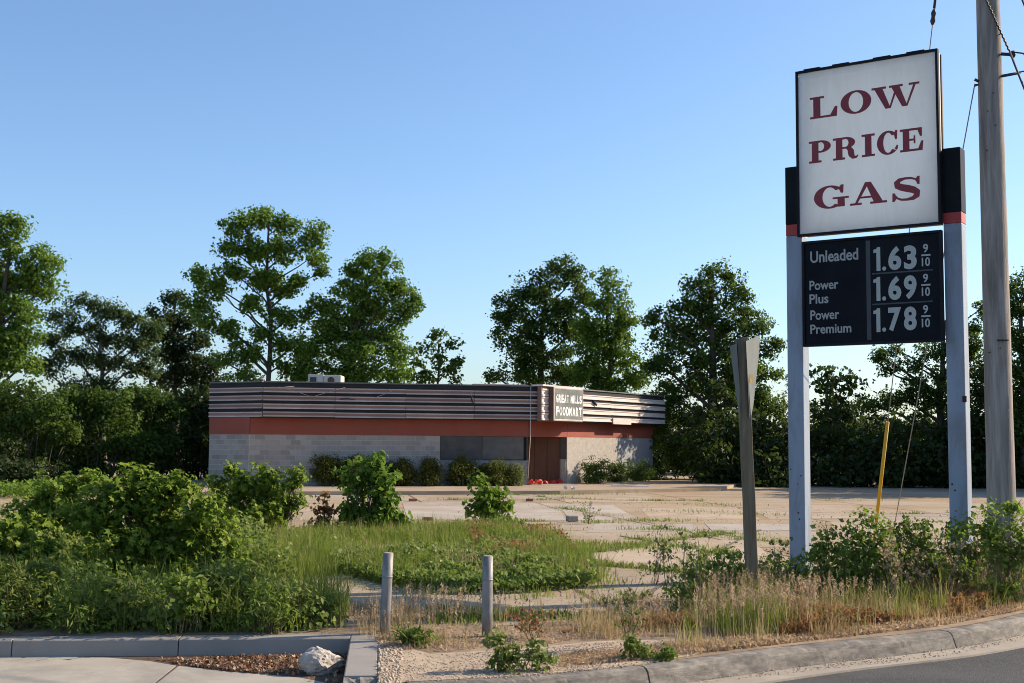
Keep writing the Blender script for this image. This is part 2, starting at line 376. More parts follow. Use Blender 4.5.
def clumps(lobes, cl_r, per, dens=1.0, inner=0.5, ruff=0.16):
    """lobes: list of (centre, (rx, ry, rz)); returns points and v values, clump centres."""
    pts, vv, cen, outs = [], [], [], []
    for c, rr in lobes:
        c = np.array(c); rr = np.array(rr)
        area = 4 * math.pi * ((rr[0] * rr[1]) ** 1.6 / 3 + (rr[0] * rr[2]) ** 1.6 / 3 + (rr[1] * rr[2]) ** 1.6 / 3) ** (1 / 1.6)
        n = max(5, int(area / (math.pi * cl_r ** 2) * 0.85 * dens))
        d = rng.normal(size=(n, 3)); d /= np.linalg.norm(d, axis=1)[:, None]
        rad = inner + (1 - inner) * rng.random(n) ** 0.6
        rad = rad * (1 + rng.normal(0, ruff, n))
        cc = c + d * rr * rad[:, None]
        m = rng.integers(int(per * .55), int(per * 1.5), n)
        cv = rng.random(n)
        od = rng.normal(size=(m.sum(), 3)); od /= np.linalg.norm(od, axis=1)[:, None]
        crr = np.repeat(cl_r * rng.uniform(.65, 1.25, n), m)
        off = od * (crr * (.25 + .75 * rng.random(m.sum()) ** .45) * np.where(rng.random(m.sum()) < .28, 1.55, 1.0))[:, None] * np.array([1.0, 1.0, .8])
        lobd = np.repeat(d, m, axis=0)
        outs.append(od * .8 + lobd * .4)
        pts.append(np.repeat(cc, m, axis=0) + off)
        vv.append(np.clip(np.repeat(cv, m) * .4 + rng.random(m.sum()) * .62, 0, 1))
        cen.append(cc)
    return np.concatenate(pts), np.concatenate(vv), cen, np.concatenate(outs)
def lobes_px(spec, Y, ysc=1.0, yj=0.35):
    out = []
    k = mpp(Y)
    for (x, y, rx, ry) in spec:
        r_ = (rx + ry) / 2 * k
        c = P(x, y, Y + random.uniform(-yj, yj) * r_ * 2.0)
        out.append((c, (rx * k, r_ * ysc, ry * k)))
    return out
def limb_path(a, b, n=5, sag=0.08):
    a = np.array(a); b = np.array(b); L = np.linalg.norm(b - a)
    pts = []
    for i in range(n + 1):
        t = i / n
        p = a * (1 - t) + b * t
        p = p + np.array([random.uniform(-1, 1), random.uniform(-1, 1), 0]) * L * 0.035 * (0 < i < n)
        p[2] += math.sin(math.pi * t) * L * sag * random.uniform(0.3, 1.0)
        pts.append(p)
    return pts
def tree(name, label, cat, base, top, spec, Y, mat, bark='bark', r0=0.22, leaf=0.19, cl_r=0.36, per=26, dens=1.0, group=None, shape=QUAD, inner=0.5, twigs=0.5, ysc=1.0, ruff=0.16, upb=0.4, crownname='crown'):
    lob = lobes_px(spec, Y, ysc)
    root = thing(name, label, cat, base, group)
    base = np.array(base, float); top = np.array(top, float)
    L = np.linalg.norm(top - base)
    tp = []
    n = 8
    for i in range(n + 1):
        t = i / n
        w = np.array([random.uniform(-1, 1), random.uniform(-1, 1), 0]) * L * 0.012 * (i > 0)
        tp.append(base * (1 - t) + top * t + w)
    tp[0] = tp[0] - np.array([0, 0, 0.08])
    tm = MB().tube(tp, [r0 * (1.35 if i == 0 else 1) * (1 - 0.72 * i / n) for i in range(n + 1)], 9, wob=0.06)
    tm.build('trunk', M[bark], root, base)
    pts, vv, cen, outd = clumps(lob, cl_r, per, dens, inner, ruff)
    lm = MB()
    for (c, rr), cc in zip(lob, cen):
        zz = [p[2] for p in tp]
        d = np.linalg.norm((c - base)[:2])
        zt = np.clip(c[2] - 0.75 * d - 0.25 * rr[2], base[2] + 0.28 * L, top[2] - .05)
        i = int(np.clip(np.searchsorted(zz, zt), 1, n))
        f = np.clip((zt - zz[i - 1]) / (zz[i] - zz[i - 1] + 1e-6), 0, 1)
        st = tp[i - 1] * (1 - f) + tp[i] * f
        rb = r0 * (1 - 0.72 * (i - 1 + f) / n)
        pth = limb_path(st, c, 5)
        r1 = min(rb * 0.6, 0.025 + 0.03 * np.linalg.norm(c - st))
        lm.tube(pth, [r1 * (1 - 0.7 * j / 5) for j in range(6)], 6, caps=False)
        k = int(len(cc) * twigs * 0.5)
        for q in cc[:k]:
            s_ = pth[random.choice([3, 4, 5])]
            lm.tube(limb_path(s_, q, 3, 0.05), [r1 * .3, r1 * .22, r1 * .15, r1 * .08], 4, caps=False)
    lm.build('limbs', M[bark], root, base)
    me = np_mesh(crownname, leaf_arr(pts - base, leaf, shape, upb, .5, outd), 0, shape[1], vv)
    mesh_obj(crownname, me, M[mat], root)
    return root
def bush(name, label, cat, base, spec, Y, mat, leaf=0.09, cl_r=0.16, per=22, dens=1.0, group=None, shape=QUAD, inner=0.35, stems=7, stemr=0.012, ysc=1.0, ruff=0.16, upb=0.4, stemmat='stem', twigs=0):
    lob = lobes_px(spec, Y, ysc)
    base = np.array(base, float)
    root = thing(name, label, cat, base, group)
    pts, vv, cen, outd = clumps(lob, cl_r, per, dens, inner, ruff)
    keep = pts[:, 2] > base[2] + 0.01
    pts, vv, outd = pts[keep], vv[keep], outd[keep]
    sm = MB()
    for (c, rr), cc in zip(lob, cen):
        for q in cc[:stems]:
            if q[2] < base[2] + .1: continue
            g = base + np.array([(q[0] - base[0]) * .55 + random.uniform(-.06, .06), (q[1] - base[1]) * .55 + random.uniform(-.06, .06), -0.02])
            sm.tube(limb_path(g, q, 4, 0.06), [stemr, stemr * .8, stemr * .6, stemr * .45, stemr * .3], 4, caps=False)
    for c, rr in lob:
        for _ in range(twigs):
            d_ = np.random.normal(size=3); d_[2] = abs(d_[2]) + .4; d_ /= np.linalg.norm(d_)
            e_ = np.array(c) + d_ * np.array(rr) * random.uniform(1.0, 1.35)
            sm.tube(limb_path(c, e_, 3, .03), [.005, .004, .003, .0015], 4, caps=False)
    sm.build('stems', M[stemmat], root, base)
    me = np_mesh('foliage', leaf_arr(pts - base, leaf, shape, upb, .5, outd), 0, shape[1], vv)
    mesh_obj('foliage', me, M[mat], root)
    return root
def blades(roots, h, w, bend=0.35, lean=None):
    """roots (N,3), h (N,), returns (N,5,3) verts"""
    N = len(roots)
    a = rng.uniform(0, 2 * math.pi, N)
    side = np.stack([np.cos(a), np.sin(a), np.zeros(N)], 1)
    a2 = a + math.pi / 2 + rng.normal(0, .5, N)
    dr = np.stack([np.cos(a2), np.sin(a2), np.zeros(N)], 1)
    if lean is not None: dr = dr + lean
    b = np.abs(rng.normal(0, bend, N)) * h
    up = np.array([0, 0, 1.0])
    p0 = roots; p1 = roots + dr * (b * .3)[:, None] + up * (h * .55)[:, None]
    p2 = roots + dr * b[:, None] + up * (h * (1 - .12 * np.minimum(1, b / h)))[:, None]
    ww = (w * (1 + rng.uniform(-.3, .3, N)))[:, None] * side
    return np.stack([p0 - ww, p0 + ww, p1 - ww * .75, p1 + ww * .75, p2], 1)
BF = [(0, 1, 3), (0, 3, 2), (2, 3, 4)]
def in_poly(x, y, poly):
    ins = np.zeros(len(x), bool); n = len(poly)
    for i in range(n):
        x0, y0 = poly[i][:2]; x1, y1 = poly[(i + 1) % n][:2]
        c = ((y0 > y) != (y1 > y)) & (x < (x1 - x0) * (y - y0) / (y1 - y0 + 1e-12) + x0)
        ins ^= c
    return ins
def scatter(poly_px, N, z=0.0, patch=0.0, pscale=1.2, seed=3):
    poly = [G(x, y, z)[:2] for x, y in poly_px]
    xs = [p[0] for p in poly]; ys = [p[1] for p in poly]
    out = np.zeros((0, 2)); g = np.random.default_rng(seed)
    ph = g.uniform(0, 6.28, 12); dr = g.normal(size=(12, 2)) * pscale
    while len(out) < N:
        x = rng.uniform(min(xs), max(xs), N * 2); y = rng.uniform(min(ys), max(ys), N * 2)
        k = in_poly(x, y, poly)
        if patch:
            f = sum(np.sin(dr[i, 0] * x + dr[i, 1] * y + ph[i]) for i in range(12)) / 3.5
            k &= rng.random(N * 2) < np.clip(0.5 + f * patch, 0.02, 1)
        out = np.concatenate([out, np.stack([x[k], y[k]], 1)])
    out = out[:N]
    return np.concatenate([out, np.full((N, 1), z)], 1)
def grass(name, label, cat, poly_px, N, hgt, w, mat, z=0.0, bend=0.35, patch=0.0, pscale=1.2, hvar=0.35, seed=3, kind='stuff', edge=None):
    p = scatter(poly_px, N, z, patch, pscale, seed)
    h = hgt * (1 + rng.uniform(-hvar, hvar, N)) * (0.75 + 0.25 * rng.random(N))
    g = np.random.default_rng(seed + 5); ph = g.uniform(0, 6.28, 8); dr = g.normal(size=(8, 2)) * 1.6
    f = sum(np.sin(dr[i, 0] * p[:, 0] + dr[i, 1] * p[:, 1] + ph[i]) for i in range(8)) / 4
    h = h * (1 + .25 * np.clip(f, -1.2, 1.2))
    v = np.clip(0.5 + .22 * f + rng.normal(0, .22, N), 0, 1)
    me = np_mesh(name, blades(p, h, np.full(N, w), bend), 0, BF, v)
    return mesh_obj(name, me, M[mat], None, label=label, cat=cat, kind=kind)

def clump_grass(name, label, poly_px, ncl, nb, h0, h1, w, mat, spread=.07, patch=.4, pscale=1.8, seed=3, bend=.45, z=0.0, vc=None, heads=0.0, headmat=None):
    c = scatter(poly_px, ncl, z, patch, pscale, seed)
    m = rng.integers(max(2, int(nb * .4)), int(nb * 1.6), ncl)
    hc = rng.uniform(h0, h1, ncl) * np.where(rng.random(ncl) < .2, 1.35, 1.0)
    vcl = rng.random(ncl) if vc is None else np.clip(rng.normal(vc[0], vc[1], ncl), 0, 1)
    N = int(m.sum())
    off = rng.normal(size=(N, 2)) * spread
    p = np.repeat(c, m, 0); p[:, :2] += off
    h = np.repeat(hc, m) * rng.uniform(.45, 1.1, N)
    lean = np.concatenate([off / spread * .35, np.zeros((N, 1))], 1)
    V = blades(p, h, np.full(N, w), bend, lean)
    v = np.clip(np.repeat(vcl, m) * .75 + rng.random(N) * .25, 0, 1)
    return mesh_obj(name, np_mesh(name, V, 0, BF, v), M[mat], None, label=label, cat='grass', kind='stuff')

# ================================================================== SETTING
def sheet(name, pts, z, mat, kind='structure', parent=None, **k):
    me = bpy.data.meshes.new(name)
    me.from_pydata([(float(p[0]), float(p[1]), z) for p in pts], [], [tuple(range(len(pts)))])
    me.update()
    if me.polygons[0].normal.z < 0: me.flip_normals()
    return mesh_obj(name, me, M[mat], parent, kind=kind, **k)
RZ = -0.15
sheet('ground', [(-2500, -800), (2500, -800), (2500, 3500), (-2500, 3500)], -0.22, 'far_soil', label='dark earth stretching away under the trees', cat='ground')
sheet('road', [(-70, -30), (90, -30), (90, 60), (-70, 60)], RZ - .006, 'asphalt', label='dark asphalt road at the lower right corner', cat='road')

def cr(pts, per=10):
    pts = [np.array(p[:2], float) for p in pts]
    q = [2 * pts[0] - pts[1]] + pts + [2 * pts[-1] - pts[-2]]
    out = []
    for i in range(1, len(q) - 2):
        for j in range(per):
            t = j / per
            out.append(.5 * ((2 * q[i]) + (-q[i - 1] + q[i + 1]) * t + (2 * q[i - 1] - 5 * q[i] + 4 * q[i + 1] - q[i + 2]) * t * t + (-q[i - 1] + 3 * q[i] - 3 * q[i + 1] + q[i + 2]) * t ** 3))
    out.append(pts[-1]); return out
kerb_px = [(405, 681), (520, 675.5), (640, 664.5), (800, 645), (935, 630.5), (1024, 613)]
kp = [G(x, y)[:2] for x, y in kerb_px] + [(8.1, 17.2), (11.2, 22.5), (16, 31), (26, 46), (34, 58)]
kpath = cr(kp, 40)
LK0, LK1 = G(-70, 637)[:2], G(378.5, 634)[:2]           # left kerb, back edge
AR = G(376.8, 690)[:2]                                    # arm end, right side
lot = [(-60, 95), (-60, LK0[1]), LK0, LK1, G(376.9, 684)[:2], G(376.5, 722)[:2], (kpath[0][0] - .05, 9.1)] + kpath + [(60, 80), (60, 95)]
sheet('parking_lot', lot, 0.0, 'lot', label='cracked tan concrete lot in front of the shop', cat='parking lot')
LOT = bpy.data.objects['parking_lot']
# verge strip of bare soil behind the kerbs
verge = [LK0 + np.array([-30, 0])] + [LK0, LK1] + [G(377.2, 684)[:2], G(376.7, 722)[:2], (kpath[0][0] - .05, 9.1)] + kpath[:245] + \
        [G(x, y)[:2] for x, y in [(1150, 545), (1024, 560), (930, 566), (840, 572), (760, 585), (700, 600), (640, 618), (560, 627), (500, 628), (430, 620), (370, 606), (330, 592), (270, 560), (200, 540), (100, 532), (0, 530), (-120, 535)]]
sheet('verge', verge, 0.006, 'soil', label='strip of bare brown soil under the roadside weeds', cat='soil')
gpoly = [(380, 640), (430, 655), (520, 650), (600, 642), (690, 640), (700, 655), (640, 666), (520, 677), (405, 683), (378, 690)]
sheet('gravel_patch', [G(x, y)[:2] for x, y in gpoly], 0.011, 'gravel_ground', label='pale gravel patch between the kerb ends', cat='gravel')

def sweep(path, prof, ends=True, rough=0.0):
    """path list of 2D points, prof list of (d right of path, z). closed profile."""
    m = MB(); n = len(prof); vs = []
    for i, p in enumerate(path):
        t = np.array(path[min(i + 1, len(path) - 1)]) - np.array(path[max(i - 1, 0)])
        t = t / np.linalg.norm(t); rgt = np.array([t[1], -t[0]])
        for k_, (d, z) in enumerate(prof):
            jd, jz = (random.uniform(-1, .4) * rough, random.uniform(-1, .3) * rough) if (rough and 1 < k_ < len(prof) - 1) else (0, 0)
            if rough and k_ in (3, 4, 5) and random.random() < .06: jz -= rough * 2.2; jd -= rough * 1.5
            vs.append((p[0] + rgt[0] * (d + jd), p[1] + rgt[1] * (d + jd), z + jz))
    fs = []
    for i in range(len(path) - 1):
        for k in range(n): fs.append((i * n + k, i * n + (k + 1) % n, (i + 1) * n + (k + 1) % n, (i + 1) * n + k))
    fs += [tuple(range(n - 1, -1, -1)), tuple((len(path) - 1) * n + k for k in range(n))]
    return m.add(vs, fs)
def px_of(p):
    d = np.array([p[0], p[1], 0.0]) - EP; w = d @ FW
    return 512 + FPX * (d @ RT) / w
def shrink(path, g0, g1):
    path = [np.array(p) for p in path]
    d = path[1] - path[0]; path[0] = path[0] + d / np.linalg.norm(d) * g0
    d = path[-2] - path[-1]; path[-1] = path[-1] + d / np.linalg.norm(d) * g1
    return path
kr = thing('kerb', 'weathered concrete kerb curving along the road on the right', 'kerb', (0, 0, 0)); kr['kind'] = 'structure'
def split_path(path, cuts):
    segs, cur = [], [path[0]]
    for a, b in zip(path[:-1], path[1:]):
        for c in cuts:
            pa, pb = px_of(a), px_of(b)
            if pa < c <= pb and b[1] < 30:
                f = (c - pa) / (pb - pa); mid = a + (b - a) * f
                cur.append(mid); segs.append(cur); cur = [mid]
        cur.append(b)
    segs.append(cur); return segs
kprof = [(0, -.25), (0, -.004), (.02, .008), (.135, .008), (.165, -.004), (.19, -.03), (.235, RZ - .001), (.235, -.25)]
for i, sgm in enumerate(split_path(kpath, [634, 936, 1180])):
    sg = shrink(sgm, .009 if i else 0, .009)
    o = sweep(sg, kprof, True, .0016).build('kerb_stone', M['kerb_old'], kr)
    # broken aggregate crumbs on the arris are given by relief in the material
    o.rotation_euler = (0, 0, 0)
gut = [(.237, -.25), (.237, RZ + .002), (.60, RZ + .012), (.615, -.25)]
sweep(kpath, gut).build('gutter', M['gutter'], kr)

# left kerb: straight run with a return towards the street
kl = thing('kerb', 'newer grey concrete kerb with a squared corner at lower left', 'kerb', (0, 0, 0)); kl['kind'] = 'structure'
u = (LK1 - LK0); u = u / np.linalg.norm(u)
Ltot = np.linalg.norm(LK1 - LK0)
kprofL = [(0, -.25), (0, -.004), (.012, .006), (.225, .006), (.245, -.008), (.27, RZ - .03), (.27, -.25)]
cutsL = []
for c in (20, 183):
    ts = np.linspace(0, Ltot, 2000); pxs = np.array([px_of(LK0 + u * t) for t in ts]); cutsL.append(float(ts[np.argmin(abs(pxs - c))]))
bounds = [-25] + cutsL + [Ltot - .27]
for i in range(3):
    a, b = bounds[i] + .004, bounds[i + 1] - (.004 if i < 2 else 0)
    sweep([LK0 + u * a, LK0 + u * b], kprofL).build('kerb_stone', M['kerb_new'], kl, bevel=.006)
aend = G(377.2, 676)[:2]
wdir = aend - LK1; wl = np.linalg.norm(wdir); wdir /= wl
arm_l0 = LK1 - u * .27
armv = MB().prism([LK1, arm_l0, arm_l0 + wdir * wl, LK1 + wdir * wl], -.25, .006)
armv.build('kerb_stone', M['kerb_new'], kl, bevel=.012)
# broken stub at the end of the return
st = MB(); e0 = LK1 + wdir * (wl + .004); e1 = arm_l0 + wdir * (wl + .004)
gx, gy = 9, 7; vs = []
for j in range(gy):
    for i in range(gx):
        f = i / (gx - 1); s_ = j / (gy - 1) * .42
        p = e1 * (1 - f) + e0 * f + wdir * s_
        vs.append((p[0], p[1], -.012 - .10 * (j / (gy - 1)) ** 1.3 + random.uniform(-.014, .012)))
st.add(vs, [(j * gx + i, j * gx + i + 1, (j + 1) * gx + i + 1, (j + 1) * gx + i) for j in range(gy - 1) for i in range(gx - 1)])
b0 = len(st.v)
rim = [vs[i] for i in range(gx)] + [vs[j * gx + gx - 1] for j in range(1, gy)] + [vs[(gy - 1) * gx + i] for i in range(gx - 2, -1, -1)] + [vs[j * gx] for j in range(gy - 2, 0, -1)]
nr = len(rim)
st.add(rim + [(p[0], p[1], -.25) for p in rim], [(i, (i + 1) % nr, nr + (i + 1) % nr, nr + i) for i in range(nr)])
st.build('broken_end', M['kerb_old'], kl)

# pavement slabs at lower left
pv = thing('pavement', 'pale concrete pavement at the lower left corner', 'pavement', (0, 0, 0)); pv['kind'] = 'structure'
SZ = RZ
edge = [(-90, 656.5), (0, 655.5), (60, 656), (110, 657.6), (150, 661), (176.5, 665.5)]
edge2 = [(178.5, 665.7), (225, 671), (268, 674.5), (300, 677.5), (330, 683), (345, 700)]
def slab(pxs):
    return MB().prism([G(x, y, SZ)[:2] for x, y in pxs], -.24, SZ).build('paving_slab', M['concrete'], pv, bevel=.006)
slab(edge + [(154.5, 683), (100, 735), (-90, 735)])
slab(edge2 + [(345, 735), (102, 735), (156.5, 683)])
mul = [G(x, y, SZ)[:2] for x, y in [(-120, 640), (420, 640), (420, 740), (-120, 740)]]
sheet('planting_bed', [LK0 - u * 20 + np.array([0, -.1]), LK1 + np.array([-.02, -.1]), LK1 + wdir * 5 + np.array([-.05, 0]), LK0 - u * 20 + wdir * 5], RZ - .002 - .0, 'mulch', label='brown mulch strip between pavement and left kerb', cat='mulch')

# pale slabs of the old forecourt, cracks and two painted cast shadows: pieces of the lot
for pxs in ([(402, 502.5), (470, 502.3), (533, 503), (560, 511), (566, 520.5), (470, 520), (408, 519.5)],
            [(538, 503), (612, 505), (640, 520), (570, 520.5), (563, 511)],
            [(424, 523), (508, 523.5), (512, 529), (418, 528)],
            [(597, 523), (692, 524.5), (700, 531), (586, 532.5)],
            [(705, 524), (790, 524), (820, 530.5), (712, 531)]):
    MB().prism([G(x, y)[:2] for x, y in pxs], -.1, 0.006).build('concrete_slab', M['slab_pale'], LOT)
for pxs in ([(578, 555), (640, 548), (700, 540), (752, 541), (770, 556), (700, 571), (640, 569)], [(588, 568), (650, 573), (700, 577), (690, 600), (640, 606), (600, 596)], [(640, 508), (735, 507), (760, 519), (650, 519)], [(745, 506), (850, 505), (880, 518), (770, 519)], [(830, 522), (930, 520), (980, 530), (840, 534)], [(560, 495.5), (650, 496), (655, 502), (566, 502)], [(430, 497), (520, 497), (528, 501), (425, 501)], [(405, 598), (470, 596), (520, 600), (500, 611), (430, 608)], [(300, 508), (395, 507), (402, 519), (300, 520)]):
    MB().prism([G(x, y)[:2] for x, y in pxs], -.1, 0.003).build('concrete_slab', M['slab_tan'], LOT)
def strip(pxs, w):
    pts = cr([G(x, y)[:2] for x, y in pxs], 5)
    m = MB(); L = []; Rr = []
    for i, p in enumerate(pts):
        t = pts[min(i + 1, len(pts) - 1)] - pts[max(i - 1, 0)]; t /= np.linalg.norm(t); nn = np.array([-t[1], t[0]])
        ww = w * random.uniform(.4, 1.4)
        L.append(p + nn * ww); Rr.append(p - nn * ww)
    n = len(pts)
    m.add([(*p, .0095) for p in L] + [(*p, .0095) for p in Rr], [(i, i + 1, n + i + 1, n + i) for i in range(n - 1)])
    m.build('crack', M['crack_dark'], LOT)
CR = [[(568, 562), (610, 566), (660, 570), (700, 575)], [(565, 548), (600, 552), (640, 545), (690, 538), (735, 533)], [(430, 606), (465, 612), (520, 612)],
      [(560, 508), (600, 515), (680, 531)], [(433, 616), (480, 620)], [(600, 603), (656, 605)], [(700, 532), (800, 545), (870, 556)], [(310, 521), (420, 521), (560, 521.6)],  # both two-point strips paint the cast shadows of pole and right post
      [(500, 494), (600, 500), (700, 501)], [(620, 536), (690, 548), (740, 556)], [(790, 512), (900, 514), (980, 512)], [(640, 600), (700, 560), (760, 530)]]
for c in CR: strip(c, .035)

# shop kerb and walk in front of the building
wk = [G(x, y)[:2] for x, y in [(150, 495.8), (330, 495.0), (430, 494.8), (560, 494.2), (640, 492.6), (720, 491)]]
far = [(14, 72), (-24, 72)]
wo = MB().prism([np.array(p) for p in wk] + [(12, 62), (6, 66), (-16, 66), (-17, 50)], -.1, .13)
wo.build('shop_walk', M['slab_tan'], None, label='raised concrete walk and kerb along the shop front', cat='walk', kind='structure')

# ================================================================== SHOP BUILDING
BA = R(13)
bx, by, _ = P(262, 440, 49.0)
def plan(px, Yg):
    return P(px, HY - ROLL * (px - 512) * -1, Yg)
shop = thing('shop_building', 'low abandoned shop with striped fascia and boarded entrance', 'building', (bx, by, 0.0), None, BA)
ux = np.array([math.cos(BA), math.sin(BA)]); uy = np.array([-math.sin(BA), math.cos(BA)]); B0 = np.array([bx, by])
def loc_px(px, o, d):
    """distance along local line o + s*d (local 2D) at which it shows at pixel column px"""
    best = None
    for s in np.linspace(-3, 16, 7601):
        l = np.array(o) + s * np.array(d); w = B0 + ux * l[0] + uy * l[1]
        e = abs(px_of_z(w, 1.9) - px)
        if best is None or e < best[0]: best = (e, s)
    return best[1]
def px_of_z(p, z):
    d = np.array([p[0], p[1], z]) - EP; w = d @ FW
    return 512 + FPX * (d @ RT) / w
q = math.sqrt(.5)
Lm = loc_px(541, (0, 0), (1, 0))
Ll = loc_px(209, (0, 0), (-q, q))
Lr = loc_px(664, (Lm, 0), (q, q))
OV = 0.5
ZB, ZR, ZF, ZT = 0.12, 2.13, 2.78, 4.17         # base, red band, fascia bottom, top
A0 = np.array([-Ll * q, Ll * q]); A1 = np.array([0, 0.]); A2 = np.array([Lm, 0.]); A3 = A2 + np.array([q, q]) * Lr
W0 = A0 + np.array([.012, .012]); W1 = np.array([-OV + .017, OV])
xe = loc_px(527.5, (0, OV), (1, 0)); W2 = np.array([xe, OV])
nin = np.array([-q, q])                           # inward normal of the right facet
RO = A2 + nin * OV
sR = loc_px(566.5, RO, (q, q)); W5 = RO + np.array([q, q]) * sR
sE = Lr - .25; W6 = RO + np.array([q, q]) * sE
yd = W5[1] + .22
W4 = np.array([loc_px(560, (0, yd), (1, 0)), yd])
W3 = np.array([W2[0] - .35, yd])
fp = [W0, W1, W2, W3, W4, W5, W6, W6 + np.array([-.5, 4.5]), np.array([W0[0], W6[1] + 4.5])]
core = MB()
n = len(fp)
core.add([(p[0], p[1], 0.0) for p in fp] + [(p[0], p[1], 3.85) for p in fp], [(i, (i + 1) % n, n + (i + 1) % n, n + i) for i in range(n)])
wall = core.build('wall', M['mortar'], shop)
MB().add([(p[0], p[1], 3.85) for p in fp], [tuple(range(n))]).build('roof', M['roof_felt'], shop)
# concrete blocks, course by course
bm_ = MB().box(-.190, .190, -.010, .02, -.090, .090).mesh('concrete_block')
bh_ = MB().box(-.090, .090, -.010, .02, -.090, .090).mesh('half_block')
for me_ in (bm_, bh_): me_.materials.append(M['block'])
xb = loc_px(440, (0, OV), (1, 0))
def blocks(o, d, L, inset):
    ang = math.atan2(d[1], d[0])
    for c in range(10):
        z = ZB + .1 + c * .2
        s = inset + (0.2 if c % 2 else 0.0)
        if c % 2:
            p = np.array(o) + np.array(d) * (inset + .1)
            b = bpy.data.objects.new('concrete_block', bh_); b.location = (p[0], p[1], z); b.rotation_euler = (0, 0, ang); put(b, wall)
        while s + .4 <= L + .01:
            p = np.array(o) + np.array(d) * (s + .2)
            b = bpy.data.objects.new('concrete_block', bm_)
            off = random.uniform(-.003, .003)
            b.location = (p[0] - d[1] * off, p[1] + d[0] * off, z); b.rotation_euler = (0, 0, ang); put(b, wall)
            s += .4
        rem = L - s
        if rem > .04:
            p = np.array(o) + np.array(d) * (s + rem / 2)
            b = bpy.data.objects.new('concrete_block', bh_); b.location = (p[0], p[1], z); b.rotation_euler = (0, 0, ang); b.scale = ((rem - .01) / .19, 1, 1); put(b, wall)
dl = (W1 - W0) / np.linalg.norm(W1 - W0)
blocks(W0, dl, np.linalg.norm(W1 - W0) - .002, .0)
blocks(W1, (1, 0), xb - W1[0], .014)
# red band
def band(o, e, z0, z1, t0, t1, name, mat, par=shop, mi=0):
    o = np.array(o); e = np.array(e); d = (e - o) / np.linalg.norm(e - o); nn = np.array([d[1], -d[0]])
    return MB().prism([o + nn * t1, e + nn * t1, e + nn * t0, o + nn * t0], z0, z1).build(name, M[mat], par)
band(W0, W1 + dl * .03, ZR, ZF + .05, -.02, .03, 'red_band', 'red_band')
band(W1 + np.array([.04, 0]), W2 + np.array([.0, 0]), ZR, ZF + .05, -.02, .035, 'red_band', 'red_band')
band(W2 + np.array([.004, 0]), W5 + np.array([-.0, -.0]), ZR, ZF + .05, -.12, .035, 'red_band', 'red_band')
band(W5 + np.array([q, q]) * .004, W6, ZR, ZF + .05, -.02, .04, 'red_band', 'red_band')
# boarded window in two boards, its frame and the stone below
ww = xe - .16 - xb
wi = band((xb, OV), (xe, OV), 1.14, ZR - .004, -.01, .006, 'window', 'board_dark')
band((xb + .03, OV), (xb + ww * .5 - .008, OV), 1.20, ZR - .03, .008, .022, 'window_board', 'board_dark', wi)
band((xb + ww * .5 + .008, OV), (xe - .18, OV), 1.20, ZR - .03, .008, .026, 'window_board', 'board_grey', wi)
band((xe - .15, OV), (xe - .05, OV), 1.15, ZR - .03, .008, .03, 'window_jamb', 'post_black', wi)
band((xb + .01, OV), (xe + .0, OV), 0.0, 1.135, -.01, .05, 'stone_skirting', 'stone_veneer')
band((xe + .0, OV - .05), (xe + .0, OV + .9), 0.0, 1.16, -.02, .03, 'stone_skirting', 'stone_veneer')
# entrance: brown boards in the recess, jamb and stone pier
dw = (W4 - W3) / np.linalg.norm(W4 - W3); Ld = np.linalg.norm(W4 - W3)
dr = band(W3 + dw * .05, W4 - dw * .02, 0.0, ZR, -.01, .03, 'door', 'board_brown')
kx = 4
for i in range(kx):
    a, b = i / kx, (i + 1) / kx
    band(W3 + dw * (.05 + (Ld - .08) * a + .012), W3 + dw * (.05 + (Ld - .08) * b - .012), 0.16, ZR - .02, .034, .05 + .012 * (i % 2), 'door_board', 'board_brown', dr)
band(W4, W5, 1.18, ZR, -.01, .02, 'door_jamb', 'board_dark')
band(W4 + (W5 - W4) * .25, W5 + nin * .0, 0.0, 1.16, -.01, .06, 'stone_pier', 'stucco')
sm_ = loc_px(617, RO, (q, q)); Wm = RO + np.array([q, q]) * sm_
band(W5, Wm, 0.0, ZR - .003, -.01, .03, 'stucco_panel', 'stucco')
band(Wm + np.array([q, q]) * .01, W6, 0.0, ZR - .003, -.01, .008, 'wall_panel', 'grey_wall')
MB().box(xe + .05, W5[0] - .1, OV - .1, OV + 2.2, .1, .15).build('door_sill', M['concrete'], shop)
# striped fascia
I0 = A0 + np.array([.35, .35]); I1 = np.array([.2, .6]); I2 = np.array([Lm - .25, .6]); I3 = A3 + nin * .6
fo = [A0, A1, A2, A3, I3, I2, I1, I0]
fas = MB()
fas.add([(p[0], p[1], z) for z in (ZF, ZT) for p in fo],
        [(i, (i + 1) % 8, 8 + (i + 1) % 8, 8 + i) for i in range(8)] + [(k, k + 1, 6 - k, 7 - k) for k in range(3)] + [(8 + k, 8 + k + 1, 8 + 6 - k, 8 + 7 - k) for k in range(3)])
fas = fas.build('fascia', M['fascia_dark'], shop)
def slat_mesh(L, z0, h, face):
    prof = [(0, 0), (.075, 0), (.075, h * .22), (.045, h * .30), (.045, h * .72), (.075, h * .80), (.075, h), (0, h)]
    m = MB(); vs = []
    for x in (0, L):
        for d, z in prof: vs.append((x, -d, z))
    k = len(prof)
    for i in range(k):
        f = (i, (i + 1) % k, k + (i + 1) % k, k + i)
        m.add([vs[j] for j in f], [(0, 1, 2, 3)], 1 if i == 3 else 0)
    m.add([vs[i] for i in range(k)], [tuple(range(k))]); m.add([vs[k + i] for i in range(k)], [tuple(range(k))])
    me = m.mesh('slat')
    return me
